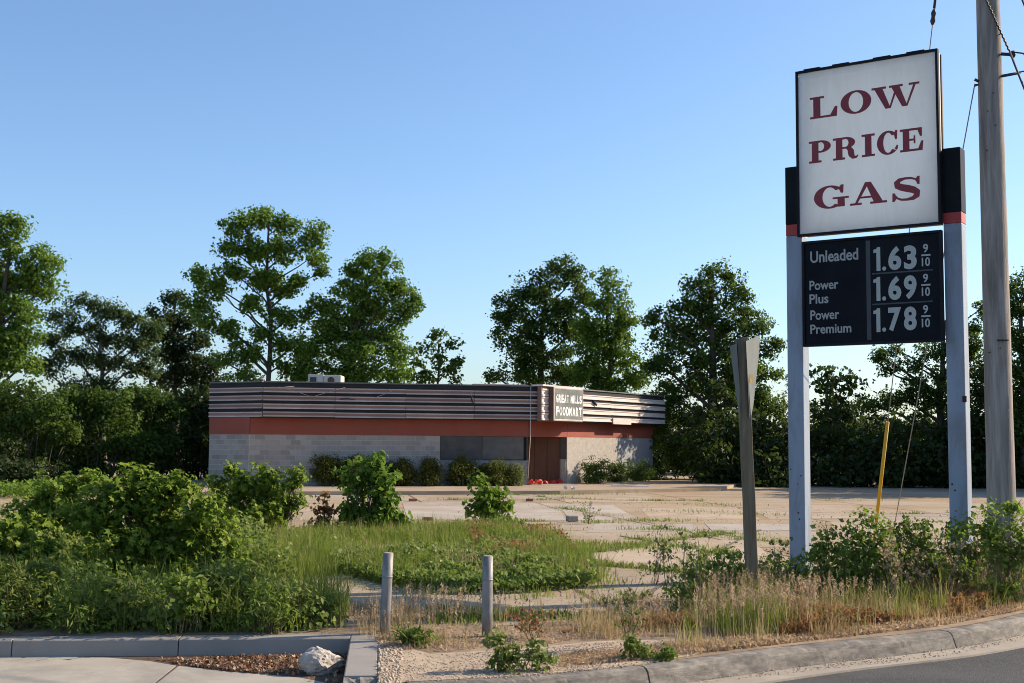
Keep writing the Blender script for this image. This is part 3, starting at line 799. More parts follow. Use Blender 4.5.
def slats(o, e, mats, out=0.0, dz=0.0, pieces=None, zs=None):
    o = np.array(o); e = np.array(e); L = np.linalg.norm(e - o); d = (e - o) / L; nn = np.array([d[1], -d[0]])
    k = pieces or max(1, round(L / 3.05)); pl = L / k
    ang = math.atan2(d[1], d[0])
    for z in (zs or (2.825, 3.145, 3.465, 3.785)):
        for i in range(k):
            me = slat_mesh(pl - .012, z, .195, 0)
            for mm in mats: me.materials.append(M[mm])
            ob = bpy.data.objects.new('slat', me)
            p = o + d * (i * pl + .006) + nn * (out + random.uniform(.0015, .008))
            ob.location = (p[0], p[1], z + dz + random.uniform(-.006, .006))
            ob.rotation_euler = (0, random.uniform(-.0016, .0016), ang)
            put(ob, fas)
slats(A0, A1, ('slat_lip', 'slat_face'), pieces=1)
slats(A1, A2, ('slat_lip', 'slat_face'))
slats(A2 + np.array([q, q]) * 3.2, A3, ('slat_pale', 'slat_pale'), pieces=3)
def capseg(o, e, out, z, mat='roof_cap'):
    return band(o, e, z, z + .05, -.35, out, 'roof_cap', mat, fas)
capseg(A0, A1, .06, ZT + .002); capseg(A1 + np.array([.07, 0]), A2 - np.array([.07, 0]), .062, ZT + .002); capseg(A2 + np.array([q, q]) * .1, A3, .06, ZT + .002)
# sign bay standing proud of the right facet
dd = np.array([q, q]); nout = -nin
bay = band(A2 - dd * .30, A2 + dd * 3.15, ZF - .02, ZT + .02, .0, .16, 'sign_bay', 'slat_face')
for z in (2.80, 3.13, 3.46, 3.79):
    me = slat_mesh(3.43, z, .305, 0)
    for mm in ('slat_pale', 'slat_pale'): me.materials.append(M[mm])
    ob = bpy.data.objects.new('slat', me); p = A2 - dd * .29 + nout * .162; ob.location = (p[0], p[1], z); ob.rotation_euler = (0, 0, math.radians(45)); put(ob, bay)
band(A2 - dd * .33, A2 + dd * 3.2, ZT + .03, ZT + .09, -.3, .27, 'bay_cap', 'slat_pale', bay)
# damage on the fascia: torn trim, loose wires, a pale patched cap
def scratch(x0, z0, x1, z1, w=.011, mat_='slat_lip'):
    a_ = np.array([x0, -.086, z0]); b_ = np.array([x1, -.09, z1]); mid = (a_ + b_) / 2 + np.array([0, -.02, random.uniform(-.04, .04)])
    MB().tube([a_, mid, b_], [w, w * .8, w * .6], 5).build('loose_trim', M[mat_], fas)
for a_ in ((.6, 4.0, 1.9, 3.62), (1.9, 3.62, 3.2, 4.02), (.3, 3.98, 1.2, 4.03), (4.9, 3.98, 5.05, 3.86), (5.0, 3.86, 4.1, 3.5), (8.25, 4.0, 8.4, 3.5)): scratch(*a_)
scratch(8.3, 3.65, 8.45, 3.3, .02, 'fascia_dark'); scratch(9.4, 3.74, 10.1, 3.70, .02, 'fascia_dark'); scratch(3.0, 3.55, 3.6, 3.52, .02, 'fascia_dark')
band(A1 + np.array([8.4, 0]), A1 + np.array([10.6, 0]), ZT + .054, ZT + .085, -.3, .075, 'torn_cap', 'slat_pale', fas)
MB().tube([(xe - .02, -.1, ZT), (xe - .02, -.1, 2.2), (xe - .02, .3, .4)], [.011] * 3, 5).build('loose_cable', M['white_scrap'], fas)
MB().prism([A2 + dd_ * 6.2 + nout_ * t_ for dd_, nout_, t_ in ((np.array([q, q]), -nin, .09),)] + [A2 + np.array([q, q]) * 8.0 - nin * .09, A2 + np.array([q, q]) * 8.0 - nin * .13, A2 + np.array([q, q]) * 6.2 - nin * .13], 2.74, 3.02).build('bent_panel', M['slat_pale'], fas)
MB().tube([(*(A2 + np.array([q, q]) * 4.3 - nin * .10), 3.72), (*(A2 + np.array([q, q]) * 4.6 - nin * .12), 3.55)], [.07, .05], 6).build('hole', M['fascia_dark'], fas)
# rooftop plant
def roofbox(px0, px1, py0, Y, name, mat):
    a = P(px0, py0, Y); b = P(px1, py0, Y)
    z0 = 3.85
    m = MB().box(a[0], b[0], Y, Y + 1.2, z0, a[2])
    return m, a, b
hv = thing('rooftop_unit', 'cream air conditioning unit on the shop roof', 'air conditioner', (0, 0, 3.86))
m, a, b = roofbox(324, 341, 375.0, 57, '', 'hvac'); m.build('casing', M['hvac'], hv, (0, 0, 3.86), bevel=.03)
m, a2, b2 = roofbox(308, 323.7, 374.4, 57.05, '', 'hvac'); m.build('intake', M['hvac'], hv, (0, 0, 3.86), bevel=.02)
m, a3, b3 = roofbox(310, 313.5, 376, 56.98, '', 'hvac_dark'); mm = MB().box(a3[0], a3[0] + .28, 57.0, 57.045, 4.5, a3[2] - .05).build('grille', M['hvac_dark'], hv, (0, 0, 3.86))
mm = MB().tube([(b[0] - .45, 56.97, 3.9 + .75), (b[0] - .45, 57.1, 3.9 + .75)], [.16, .16], 12).build('fan_port', M['rust_metal'], hv, (0, 0, 3.86))
vt = thing('roof_vent', 'small capped vent pipe on the shop roof corner', 'vent', (P(261, 380, 56)[0], 56, 3.86))
zt = P(261, 378, 56)[2] - 3.86
MB().tube([(0, 0, 0), (0, 0, zt - .1)], .09, 10).build('pipe', M['galv'], vt)
MB().tube([(0, 0, zt - .1), (0, 0, zt - .04), (0, 0, zt)], [.17, .18, .08], 10).build('cap', M['galv'], vt)
rs = P(486, 385, 60)
MB().box(rs[0] - .75, rs[0] + .75, 60, 61, 3.86, rs[2]).build('roof_hatch', M['white_scrap'], None, label='low pale hatch on the shop roof left of the sign', cat='roof hatch', bevel=.03)
# shop sign box
sg = thing('shop_sign', 'grey box sign with flaking white letters on the shop fascia', 'sign', (0, 0, 0))
s0 = loc_px(554.0, A2 + nout * .5, (q, q)); s1 = loc_px(583.5, A2 + nout * .5, (q, q))
def wloc(l): w = B0 + ux * l[0] + uy * l[1]; return w
o2 = wloc(A2 + nout * .24 + dd * s0); sg.location = (o2[0], o2[1], 2.78); sg.rotation_euler = (0, 0, BA + R(45))
sw = s1 - s0; shh = 1.40
MB().box(0, sw, -.20, 0, 0, shh).build('casing', M['rust_metal'], sg, bevel=.03)  # dark brown body stands in for shade on the left-facing side
fb = MB(); fb.box(0, .08, -.25, -.202, 0, shh); fb.box(sw - .08, sw, -.25, -.202, 0, shh); fb.box(.08, sw - .08, -.25, -.202, 0, .08); fb.box(.08, sw - .08, -.25, -.202, shh - .08, shh); fb.build('frame', M['shop_sign_frame'], sg, bevel=.02)
MB().box(.082, sw - .082, -.235, -.204, .082, shh - .082).build('face', M['shop_sign_face'], sg, bevel=.004)
def text_mesh(body, size=1.0, off=0.0, ext=0.004, name='lettering'):
    cu = bpy.data.curves.new(name, 'FONT'); cu.body = body; cu.size = size; cu.offset = off; cu.extrude = ext; cu.resolution_u = 4
    ob = bpy.data.objects.new(name, cu); C.objects.link(ob)
    bpy.context.view_layer.update()
    me = bpy.data.meshes.new_from_object(ob.evaluated_get(bpy.context.evaluated_depsgraph_get()))
    bpy.data.objects.remove(ob)
    return me
def place_text(body, parent, x0, x1, z0, z1, yf, mat, off=0.0, name='lettering'):
    """fit the text's ink box into x0..x1, z0..z1 of the parent's XZ plane at y = yf (facing -y)"""
    me = text_mesh(body, 1.0, off, .003, name)
    v = np.zeros(len(me.vertices) * 3); me.vertices.foreach_get('co', v); v = v.reshape(-1, 3)
    mn, mx = v.min(0), v.max(0)
    out = np.zeros_like(v)
    out[:, 0] = x0 + (v[:, 0] - mn[0]) / (mx[0] - mn[0]) * (x1 - x0)
    out[:, 2] = z0 + (v[:, 1] - mn[1]) / (mx[1] - mn[1]) * (z1 - z0)
    out[:, 1] = yf - v[:, 2]
    me.vertices.foreach_set('co', out.reshape(-1)); me.update()
    return mesh_obj(name, me, M[mat], parent)
def row(body, x0, x1, z0, z1, mat, par, yf, offs=0.01, name='letter', wts=None):
    wts = wts or [0.45 if ch in 'I1' else (.5 if ch == ' ' else 1.0) for ch in body]
    tot = sum(wts); x = x0
    for ch, w in zip(body, wts):
        wd = (x1 - x0) * w / tot
        if ch not in ' _': place_text(ch, par, x + wd * .07, x + wd * .93, z0, z1, yf, mat, offs, name)
        x += wd
row('GREAT MILLS', .17, sw - .12, .76, 1.10, 'shop_letter', sg, -.240, .045)
row('FOODMART', .17, sw - .12, .22, .60, 'shop_letter', sg, -.240, .045)

# ================================================================== PRICE SIGN
SA = R(-34)
TLp = P(797, 73, 17.5)
pl = thing('gas_price_sign', 'tall two post sign reading LOW PRICE GAS above a black price board', 'sign', (TLp[0], TLp[1], 0), None, SA)
su = np.array([math.cos(SA), math.sin(SA), 0]); sn = np.array([-math.sin(SA), math.cos(SA), 0])  # local x, local y (behind)
S0 = np.array([TLp[0], TLp[1], 0])
LEAN = 0.018
def sl(px, py, yl=0.0):
    """pixel to local (x, z) on the sign plane local y = yl"""
    d = ray(px, py); o = S0 + sn * yl
    t = ((o - EP) @ sn) / (d @ sn); w = EP + d * t - S0
    return w @ su, w[2]
PW = (sl(939, 53)[0] + sl(942.5, 223)[0]) / 2
ZP1 = TLp[2]; ZP0 = (sl(803, 238)[1] + sl(942, 224)[1]) / 2
ZB1 = ZP0 - .075; ZB0 = (sl(806, 347)[1] + sl(945, 342)[1]) / 2
XL = (sl(797, 73)[0] + sl(803, 238)[0]) / 2
print('sign', PW, ZP1, ZP0, ZB1, ZB0, XL)
pw = .235
def panel(z0, z1, y0, nm_f, nm_frame, facemat, par, X0=0.0):
    fr = MB()
    t = .035 + X0
    t2 = .035
    fr.box(X0, t, y0 - .075, y0, z0, z1); fr.box(PW - t2, PW, y0 - .075, y0, z0, z1)
    fr.box(t, PW - t2, y0 - .075, y0, z0, z0 + t2); fr.box(t, PW - t2, y0 - .075, y0, z1 - t2, z1)
    if X0: fr.box(X0, PW, y0 + .002, y0 + .012, z0, z1)
    f = fr.build(nm_frame, M['dark_metal'], par, bevel=.004)
    face = MB().box(t + .002, PW - t2 - .002, y0 - .05, y0 - .01, z0 + t2 + .002, z1 - t2 - .002).build(nm_f, M[facemat], par)
    return f, face
fr1, face1 = panel(ZP0, ZP1, 0.0, 'sign_face', 'sign_frame', 'panel_white', pl)
_m = M['panel_white']; _n = _m.node_tree.nodes; _l = _m.node_tree.links      # acrylic sheet: lets light through
_t = _n.new('ShaderNodeBsdfTranslucent'); _t.inputs['Color'].default_value = (0.74, 0.80, 0.86, 1)
_x = _n.new('ShaderNodeMixShader'); _x.inputs[0].default_value = 0.42
_l.new(_n['Principled BSDF'].outputs[0], _x.inputs[1]); _l.new(_t.outputs[0], _x.inputs[2]); _l.new(_x.outputs[0], _n['Material Output'].inputs['Surface'])
def acrylic(x0, x1, z0, z1, y):
    me = bpy.data.meshes.new('acrylic'); me.from_pydata([(x0, y, z0), (x1, y, z0), (x1, y, z1), (x0, y, z1)], [], [(0, 1, 2, 3)]); me.materials.append(M['panel_white']); return me
face1.data = acrylic(.037, PW - .037, ZP0 + .037, ZP1 - .037, -.05)
# the rear panel of the two sided sign
rp = MB(); zr0_, zr1_ = ZP0 + .07, ZP1 - .03
rp.box(.10, .14, .12, .17, zr0_, zr1_); rp.box(PW - .045, PW - .005, .12, .17, zr0_, zr1_); rp.box(.14, PW - .045, .12, .17, zr0_, zr0_ + .04); rp.box(.14, PW - .045, .12, .17, zr1_ - .04, zr1_)
rp = rp.build('rear_frame', M['rust_metal'], pl, bevel=.006)
mesh_obj('rear_face', acrylic(.142, PW - .047, zr0_ + .042, zr1_ - .042, .16), M['panel_white'], pl)
cs = MB(); cs.box(PW - .03, PW - .02, .003, .118, ZP0 + .01, ZP1 - .035); cs.box(.102, .112, .003, .118, ZP0 + .01, ZP1 - .035); cs.box(.102, PW - .02, .003, .118, ZP1 - .033, ZP1 - .02); cs.box(.113, PW - .031, .003, .118, ZP0 + .012, ZP0 + .022)
cs.build('cabinet', M['hvac'], pl)  # sheets added between the faces to stop sunlight leaking in
# small clips along the top edge of the panel
for f in (.12, .33, .62, .85): MB().box(PW * f - .12, PW * f + .12, -.06, .02, ZP1 + .001, ZP1 + .018).build('clip', M['dark_metal'], pl)
fr2, face2 = panel(ZB0, ZB1, 0.0, 'price_board', 'price_frame', 'board_face', pl, .065)
MB().box(.26, PW - .25, .12, .17, ZB0 + .02, ZB1 - .03).build('rear_price_board', M['dark_metal'], pl, bevel=.006)
# posts
def post(x0, ztop, zr0, zr1):
    y0, y1 = .05, .05 + pw
    p = MB().box(x0, x0 + pw, y0, y1, -.05, zr0).build('post', M['post_blue'], pl, bevel=.012)
    MB().box(x0, x0 + pw, y0, y1, zr0 + .001, zr1 - .001).build('red_stripe', M['post_red'], p, bevel=.006)
    MB().box(x0 - .004, x0 + pw + .004, y0 - .004, y1 + .004, zr1, ztop).build('black_cap', M['post_black'], p, bevel=.01)
    for k in range(5):
        zz = random.uniform(.75, 1.6); xx = x0 + random.uniform(.03, pw - .05)
        MB().tube([(xx, y0 - .0015, zz), (xx, y0 + .003, zz)], [random.uniform(.008, .018)] * 2, 7).build('paint_chip', M['chip'], p)
    return p
xl = sl(785.5, 200, .05)[0]; xr = sl(961, 200, .05)[0] - pw
zt = sl(790, 167, .05)[1]; 
post(xl, zt, sl(790, 236, .05)[1], sl(790, 224.5, .05)[1])
post(xr, sl(948, 148, .05)[1], sl(948, 223.5, .05)[1], sl(948, 212.5, .05)[1])
MB().box(xr + pw - .035, xr + pw + .014, .035, .075, sl(961, 402, .05)[1], sl(961, 396, .05)[1]).build('hinge', M['chip'], pl)

# ---- slab serif letters for LOW PRICE GAS (outlines drawn stroke by stroke)
def ribbon(pts, ws):
    pts = [np.array(p, float) for p in pts]; L = []; Rr = []
    for i, p in enumerate(pts):
        t = pts[min(i + 1, len(pts) - 1)] - pts[max(i - 1, 0)]; t = t / (np.linalg.norm(t) + 1e-9); nn = np.array([-t[1], t[0]])
        L.append(p + nn * ws[i] / 2); Rr.append(p - nn * ws[i] / 2)
    return [[L[i], L[i + 1], Rr[i + 1], Rr[i]] for i in range(len(pts) - 1)]
def arc(cx, cy, rx, ry, a0, a1, thick, thin, n=28):
    """ring stroke: thick where the stroke runs upright, thin at top and bottom"""
    out = []
    A = np.linspace(R(a0), R(a1), n + 1)
    prev = None
    for a in A:
        t = thin + (thick - thin) * abs(math.cos(a)) ** 1.2
        po = (cx + rx * math.cos(a), cy + ry * math.sin(a))
        tx = thick if True else 0
        pi_ = (cx + (rx - thick) * math.cos(a), cy + (ry - thin) * math.sin(a))
        if prev: out.append([prev[0], po, pi_, prev[1]])
        prev = (po, pi_)
    return out
def rect(x0, x1, y0, y1): return [[(x0, y0), (x1, y0), (x1, y1), (x0, y1)]]
T, H_ = .30, .10     # stem and hairline
def serif(x0, x1, y): return rect(x0, x1, y, y + H_) if y < .5 else rect(x0, x1, y - H_, y)
GL = {}
GL['L'] = (1.15, rect(.14, .14 + T, 0, 1) + serif(0, .60, 1) + serif(0, 1.12, 0) + [[(.82, .05), (1.12, .05), (1.15, .46), (1.04, .46)]])
GL['O'] = (1.28, arc(.64, .5, .64, .53, 0, 360, .34, .09, 48))
GL['W'] = (1.95, [[(.10, .95), (.44, .95), (.78, 0), (.56, 0)], [(.70, 0), (.78, 0), (1.10, .95), (1.00, .95)], [(.80, .95), (1.14, .95), (1.46, 0), (1.24, 0)], [(1.38, 0), (1.46, 0), (1.82, .95), (1.71, .95)]]
           + serif(0, .60, 1) + serif(.72, 1.28, 1) + serif(1.52, 1.95, 1))
GL['P'] = (.98, rect(.13, .13 + T, 0, 1) + serif(0, .56, 0) + serif(0, .5, 1) + arc(.52, .72, .46, .28, -90, 90, .30, .085, 20) + rect(.40, .54, .915, 1.0) + rect(.40, .54, .44, .525))
GL['R'] = (1.14, rect(.13, .13 + T, 0, 1) + serif(0, .54, 0) + serif(0, .5, 1) + arc(.56, .74, .44, .26, -90, 90, .30, .085, 20) + rect(.40, .58, .915, 1.0) + rect(.40, .58, .48, .565)
           + ribbon([(.62, .52), (.74, .46), (.80, .34), (.83, .18), (.92, .06), (1.04, .05), (1.12, .14)], [.10, .22, .29, .27, .18, .10, .05]))
GL['I'] = (.60, rect(.15, .15 + T, 0, 1) + serif(0, .60, 0) + serif(0, .60, 1))
GL['C'] = (1.04, arc(.56, .5, .56, .53, 42, 318, .32, .09, 40) + [[(.90, .62), (1.0, .62), (1.02, 1.02), (.92, 1.02), (.84, .86)]] + ribbon([(.93, .18), (.98, .26), (1.01, .36)], [.16, .12, .07]))
GL['E'] = (1.06, rect(.13, .13 + T, 0, 1) + serif(0, 1.0, 1) + serif(0, 1.02, 0) + rect(.40, .68, .46, .55) + rect(.62, .70, .33, .68) + [[(.78, .95), (1.0, .95), (1.0, .62), (.91, .62)]] + [[(.80, .05), (1.02, .05), (1.06, .42), (.96, .42)]])
GL['G'] = (1.45, arc(.66, .5, .66, .53, 40, 312, .36, .09, 40) + [[(1.12, .64), (1.22, .64), (1.24, 1.02), (1.13, 1.02), (1.02, .88)]] + rect(.98, 1.28, .02, .42) + rect(.78, 1.45, .38, .47))
GL['A'] = (1.50, [[(.18, .04), (.29, .04), (.80, 1.0), (.62, 1.0)], [(.62, 1.0), (.86, 1.0), (1.36, .04), (.98, .04)]] + serif(0, .48, 0) + serif(.82, 1.50, 0) + rect(.36, 1.04, .28, .37))
GL['S'] = (1.26, ribbon([(1.06, .78), (.98, .90), (.78, .965), (.55, .97), (.33, .92), (.22, .80), (.24, .68), (.42, .585), (.66, .515), (.90, .43), (1.04, .32), (1.03, .18), (.88, .07), (.62, .03), (.40, .045), (.24, .12), (.14, .24)],
                   [.07, .09, .10, .11, .18, .26, .29, .30, .32, .30, .29, .26, .18, .11, .10, .09, .08]) + [[(1.06, .66), (1.15, .66), (1.16, 1.02), (1.06, 1.02), (.98, .88)]] + [[(.02, -.02), (.12, -.02), (.22, .14), (.13, .36), (.03, .36)]])
def slab_letter(ch, x0, x1, z0, z1):
    w, polys = GL[ch]
    m = MB()
    for i, pg in enumerate(polys):
        y = -.0535 - .00006 * (i % 17)
        pts = [(x0 + p[0] / w * (x1 - x0), y, z0 + p[1] * (z1 - z0)) for p in pg]
        k = len(pts)
        a = sum(pts[j][0] * pts[(j + 1) % k][2] - pts[(j + 1) % k][0] * pts[j][2] for j in range(k))
        m.add(pts, [tuple(range(k)) if a > 0 else tuple(range(k - 1, -1, -1))])
    me = m.mesh('letter', fixn=False)
    return mesh_obj('letter', me, M['letter_red'], face1)
def put_row(chars):
    for ch, pxa, pxb, ya0, ya1 in chars:
        pass
def letters(rows):
    for z0, z1, items in rows:
        for ch, a, b in items: slab_letter(ch, a, b, z0, z1)
def U(px, py): return sl(px, py, -.05)[0]
def Zl(px, py): return sl(px, py, -.05)[1]
r1 = (Zl(812, 118.5) + Zl(905, 107)) / 2; r1t = (Zl(812, 97) + Zl(916, 82.5)) / 2
r2 = (Zl(812, 163) + Zl(915, 151.5)) / 2; r2t = (Zl(812, 140.5) + Zl(915, 129)) / 2
r3 = (Zl(830, 207.5) + Zl(905, 201)) / 2; r3t = (Zl(830, 185.5) + Zl(905, 178.5)) / 2
letters([(r1, r1t, [('L', U(810, 107), U(837.6, 107)), ('O', U(840.6, 104), U(871.4, 101)), ('W', U(871.7, 98), U(919.7, 93))]),
         (r2, r2t, [('P', U(809, 151), U(831, 150)), ('R', U(833, 149), U(858.5, 147)), ('I', U(861.7, 146), U(875, 146)), ('C', U(877, 145), U(898, 143)), ('E', U(900, 142), U(923.5, 140))]),
         (r3, r3t, [('G', U(814, 197), U(849, 195)), ('A', U(850, 194), U(887, 192)), ('S', U(891.7, 191), U(922.5, 189))])])
# ---- price board
def pt(body, pxa, pya, pxb, pyb, mat, off=.018, name='lettering'):
    x0, x1 = U(pxa, pyb), U(pxb, pyb)
    z0, z1 = Zl(pxa, pyb), Zl(pxa, pya)
    place_text(body, face2, x0, x1, z0, z1, -.0535, mat, off, name)
pt('Unleaded', 810.5, 251.7, 858.5, 263.3, 'letter_grey')
pt('Power', 809.7, 281, 838.6, 290.5, 'letter_grey')
pt('Plus', 809.7, 294.6, 828.6, 304.2, 'letter_grey')
pt('Power', 810.6, 310.6, 839.4, 320.3, 'letter_grey')
pt('Premium', 810.6, 324.8, 851.5, 334.2, 'letter_grey')
for body, y0, y1 in (('1.63', 247.5, 271.3), ('1.69', 277.3, 301.2), ('1.78', 308.5, 332.3)):
    dy = 0
    for ch, a, b in zip(body, (873.8, 882.4, 888.6, 904.2), (880.6, 886.3, 901.6, 917.0)):
        s_ = -(a - 874) * .055
        if ch == '.': pt('.', a, y1 + s_ - 4.2, b, y1 + s_, 'number_grey', .0, 'number')
        elif ch == '1':
            xa, xb_ = U(a, y1), U(b, y1); za, zb_ = Zl(a, y1 + s_), Zl(a, y0 + s_); hh = zb_ - za; wq = xb_ - xa
            me = bpy.data.meshes.new('number'); yq = -.0535
            me.from_pydata([(xa + wq * .42, yq, za), (xb_, yq, za), (xb_, yq, zb_), (xa + wq * .55, yq, zb_), (xa + wq * .42, yq, zb_ - hh * .07), (xa, yq, zb_ - hh * .10), (xa, yq, zb_ - hh * .24), (xa + wq * .42, yq, zb_ - hh * .22)], [], [tuple(range(8))]); me.update()
            mesh_obj('number', me, M['number_grey'], face2)
        else: pt(ch, a, y0 + s_, b, y1 + s_, 'number_grey', .04, 'number')
    m_ = y0 + 9.2
    pt('9', 923.2, y0 - 3.4, 928.3, y0 + 5.3, 'number_grey', .02, 'number')
    pt('10', 922, y0 + 10.2, 930.2, y0 + 19.0, 'number_grey', .02, 'number')
    x0, x1 = U(921.4, y0 + 7.6), U(930.6, y0 + 7.6); zc = Zl(926, y0 + 7.6)
    MB().box(x0, x1, -.056, -.0512, zc - .011, zc + .011).build('fraction_bar', M['number_grey'], face2)
MB().box(U(866.5, 290), U(870.8, 290), -.0545, -.0512, ZB0 + .06, ZB1 - .06).build('divider', M['board_strip'], face2)
for yy in (272, 303): MB().box(U(872, yy), U(933, yy), -.0535, -.0512, Zl(900, yy) - .01, Zl(900, yy) + .01).build('divider', M['board_strip'], face2)

# ================================================================== POLES, POSTS, WIRES
PY = 15.9
pb = P(1003, 560, PY); ptp = P(988, 0, PY)
up_ = thing('utility_pole', 'thick weathered wooden utility pole at the right edge', 'utility pole', (pb[0], PY, 0))
axis = (ptp - pb); axis /= axis[2]
def pole_at(z): return np.array([pb[0], PY, pb[2]]) + axis * (z - pb[2])
pts = [pole_at(z) for z in np.linspace(-.1, 12.2, 26)]
MB().tube(pts, list(np.linspace(.178, .128, 26)), 28, wob=.018).build('shaft', M['pole_wood'], up_, (pb[0], PY, 0))
def pz(py): return P(990, py, PY)[2]
br = MB(); c1 = pole_at(pz(57)); br.tube([c1 + np.array([.10, -.13, 0]), c1 + np.array([.27, -.13, -.01])], .022, 6); br.tube([c1 + np.array([.24, -.15, -.03]), c1 + np.array([.27, -.1, .03])], .035, 6)
c2 = pole_at(pz(79)); br.tube([c2 + np.array([.10, -.13, .0]), c2 + np.array([.34, -.12, .05])], .02, 6)
br.build('bracket', M['cable'], up_, (pb[0], PY, 0))
c3 = pole_at(pz(84)); MB().tube([c3 + np.array([-.2, .0, .06]), c3 + np.array([-.1, .0, 0]), c3 + np.array([-.2, 0, -.02])], .02, 6).build('guy_hook', M['cable'], up_, (pb[0], PY, 0))
MB().box(-.07, .07, -.195, -.17, pz(341) - .012, pz(341) + .004).build('nail_band', M['chip'], up_).location = tuple(pole_at(pz(341)) * np.array([1, 1, 0]) - np.array([pb[0], PY, 0]))
for k in range(7):
    zz = random.uniform(2.2, 7.2); c = pole_at(zz); a = R(random.uniform(215, 325)); rr = .19 - .0045 * zz
    MB().tube([c + np.array([math.cos(a), math.sin(a), 0]) * (rr - .01), c + np.array([math.cos(a), math.sin(a), 0]) * (rr + .012)], .007, 5).build('nail', M['chip'], up_, (pb[0], PY, 0))
def wire(name, label, a, b, r_, mat='cable', n=14, sag=0.0, wob=0.0):
    pts = []
    for i in range(n + 1):
        t = i / n; p = np.array(a) * (1 - t) + np.array(b) * t; p[2] -= sag * 4 * t * (1 - t)
        if 0 < i < n: p = p + np.array([random.uniform(-wob, wob), 0, random.uniform(-wob, wob)])
        pts.append(p)
    return MB().tube(pts, r_, 5).build(name, M[mat], None, label=label, cat='wire')
anc1 = G(872.5, 556); anc2 = G(889, 553)
top1 = pole_at(pz(-300)) + np.array([-.14, .02, 0])
g1 = thing('guy_wire', 'guy wire with yellow guard sleeve running behind the price board', 'wire', tuple(anc1))
MB().tube([anc1 - np.array([0, 0, .05]), top1], .0085, 5).build('strand', M['steel_wire'], g1, anc1)
gd = (top1 - anc1) / np.linalg.norm(top1 - anc1)
gl_ = (P(887, 423, anc1[1])[2]) / gd[2]
MB().tube([anc1 + gd * .0, anc1 + gd * gl_], .03, 10).build('yellow_guard', M['yellow'], g1, anc1)
zi = None
for t in np.linspace(0, 1, 4000):
    p = anc1 * (1 - t) + top1 * t; d = p - EP; w = d @ FW
    if 341.5 - FPX * (d @ UP) / w < 17: zi = p; break
MB().tube([zi - gd * .11, zi - gd * .06, zi, zi + gd * .06, zi + gd * .11], [.018, .04, .028, .04, .018], 8).build('insulator', M['cable'], g1, anc1)
MB().tube([zi + gd * .12, zi + gd * .5], .02, 6).build('grip', M['cable'], g1, anc1)
wire('guy_wire', 'lower plain guy wire from the pole passing behind the price board', anc2 - np.array([0, 0, .04]), c3 + np.array([-.2, 0, .0]), .008, 'steel_wire', 6)
# service cables
a = P(977, 0, PY - .25); ext = P(966, -45, PY - .2)
tw = []
bpt = c1 + np.array([.20, -.16, .02])
for i in range(140):
    t = i / 139; p = np.array(ext) * (1 - t) + bpt * t
    tw.append(p + np.array([math.cos(i * 1.1), 0, math.sin(i * 1.1)]) * .007)
MB().tube(tw, .012, 5).build('twisted_cable', M['cable'], None, label='twisted dark cable crossing the top of the wooden pole', cat='cable')
lp = [bpt, bpt + np.array([.17, 0, -.02]), bpt + np.array([.27, 0, -.10]), bpt + np.array([.30, 0, -.22]), bpt + np.array([.24, 0, -.28])]
MB().tube(lp, .011, 5).build('drip_loop', M['cable'], up_, (pb[0], PY, 0))
wire('service_cable', 'dark cable dropping off the pole bracket to the right edge', bpt, P(1060, 172, PY - 3.0), .014, n=8, sag=.03)
wire('service_cable', 'thin cable leaving the pole to the right, nearly level', c2 + np.array([.30, -.12, .05]), P(1075, 56, PY - 1.0), .010, n=8, sag=.02)
wire('service_cable', 'short cable cutting the top right corner of the picture', P(1008, -36, PY - 1), P(1060, 95, PY - 3), .012, n=6)

# leaning wooden post with bent sheet metal
wb = G(753.5, 611)
wp = thing('wooden_post', 'grey leaning wooden post flanked by bent sheet metal at its top', 'post', tuple(wb))
wt = P(741.8, 338, wb[1] + .02)
ax = (wt - wb)
def wpt(t): return wb + ax * t
hw, hd = .068, .062
m = MB(); vs = []
for t in np.linspace(-.02, 1, 13):
    c = wpt(t); j = random.uniform(-.004, .004); k_ = 1 - .06 * t
    for sx, sy in ((-1, -1), (1, -1), (1, 1), (-1, 1)): vs.append((c[0] + sx * hw * k_ + j, c[1] + sy * hd + .01 * sx, c[2] + (.012 * sx if t == 1 else 0)))
fs = [(i * 4 + k, i * 4 + (k + 1) % 4, (i + 1) * 4 + (k + 1) % 4, (i + 1) * 4 + k) for i in range(12) for k in range(4)] + [(3, 2, 1, 0), (48, 49, 50, 51)]
m.add(vs, fs); m.build('post', M['post_wood'], wp, wb, bevel=.006)
def plate(pxs, d0, d1):
    Yc = wb[1]
    f = [P(x, y, Yc + dy) for (x, y), dy in zip(pxs, d0)]
    b = [p + np.array([0, .006, 0]) for p in f]
    k = len(f)
    return MB().add(f + b, [tuple(range(k)), tuple(range(2 * k - 1, k - 1, -1))] + [(i, (i + 1) % k, k + (i + 1) % k, k + i) for i in range(k)])
plate([(729.8, 346), (736.6, 343.5), (741.5, 412), (739.4, 418), (735.2, 383)], (.16, -.068, -.068, -.02, .08), 0).build('metal_sheet', M['sheet_metal'], wp, wb)
sh = plate([(746.0, 341), (759.8, 335.5), (759.2, 352), (753.2, 407), (751.2, 418), (749.6, 418)], (-.072, .16, .16, .0, -.07, -.072), 0).build('metal_sheet', M['sheet_metal'], wp, wb)
plate([(749.6, 375), (753.4, 374), (752.8, 382.5), (749.9, 383)], (-.035, .03, .03, -.035), 0)
pp = plate([(749.4, 375), (753.2, 374.5), (752.6, 382.5), (749.8, 383)], (-.046, .012, .002, -.05), 0).build('yellow_tag', M['dull_yellow'], sh, wb)

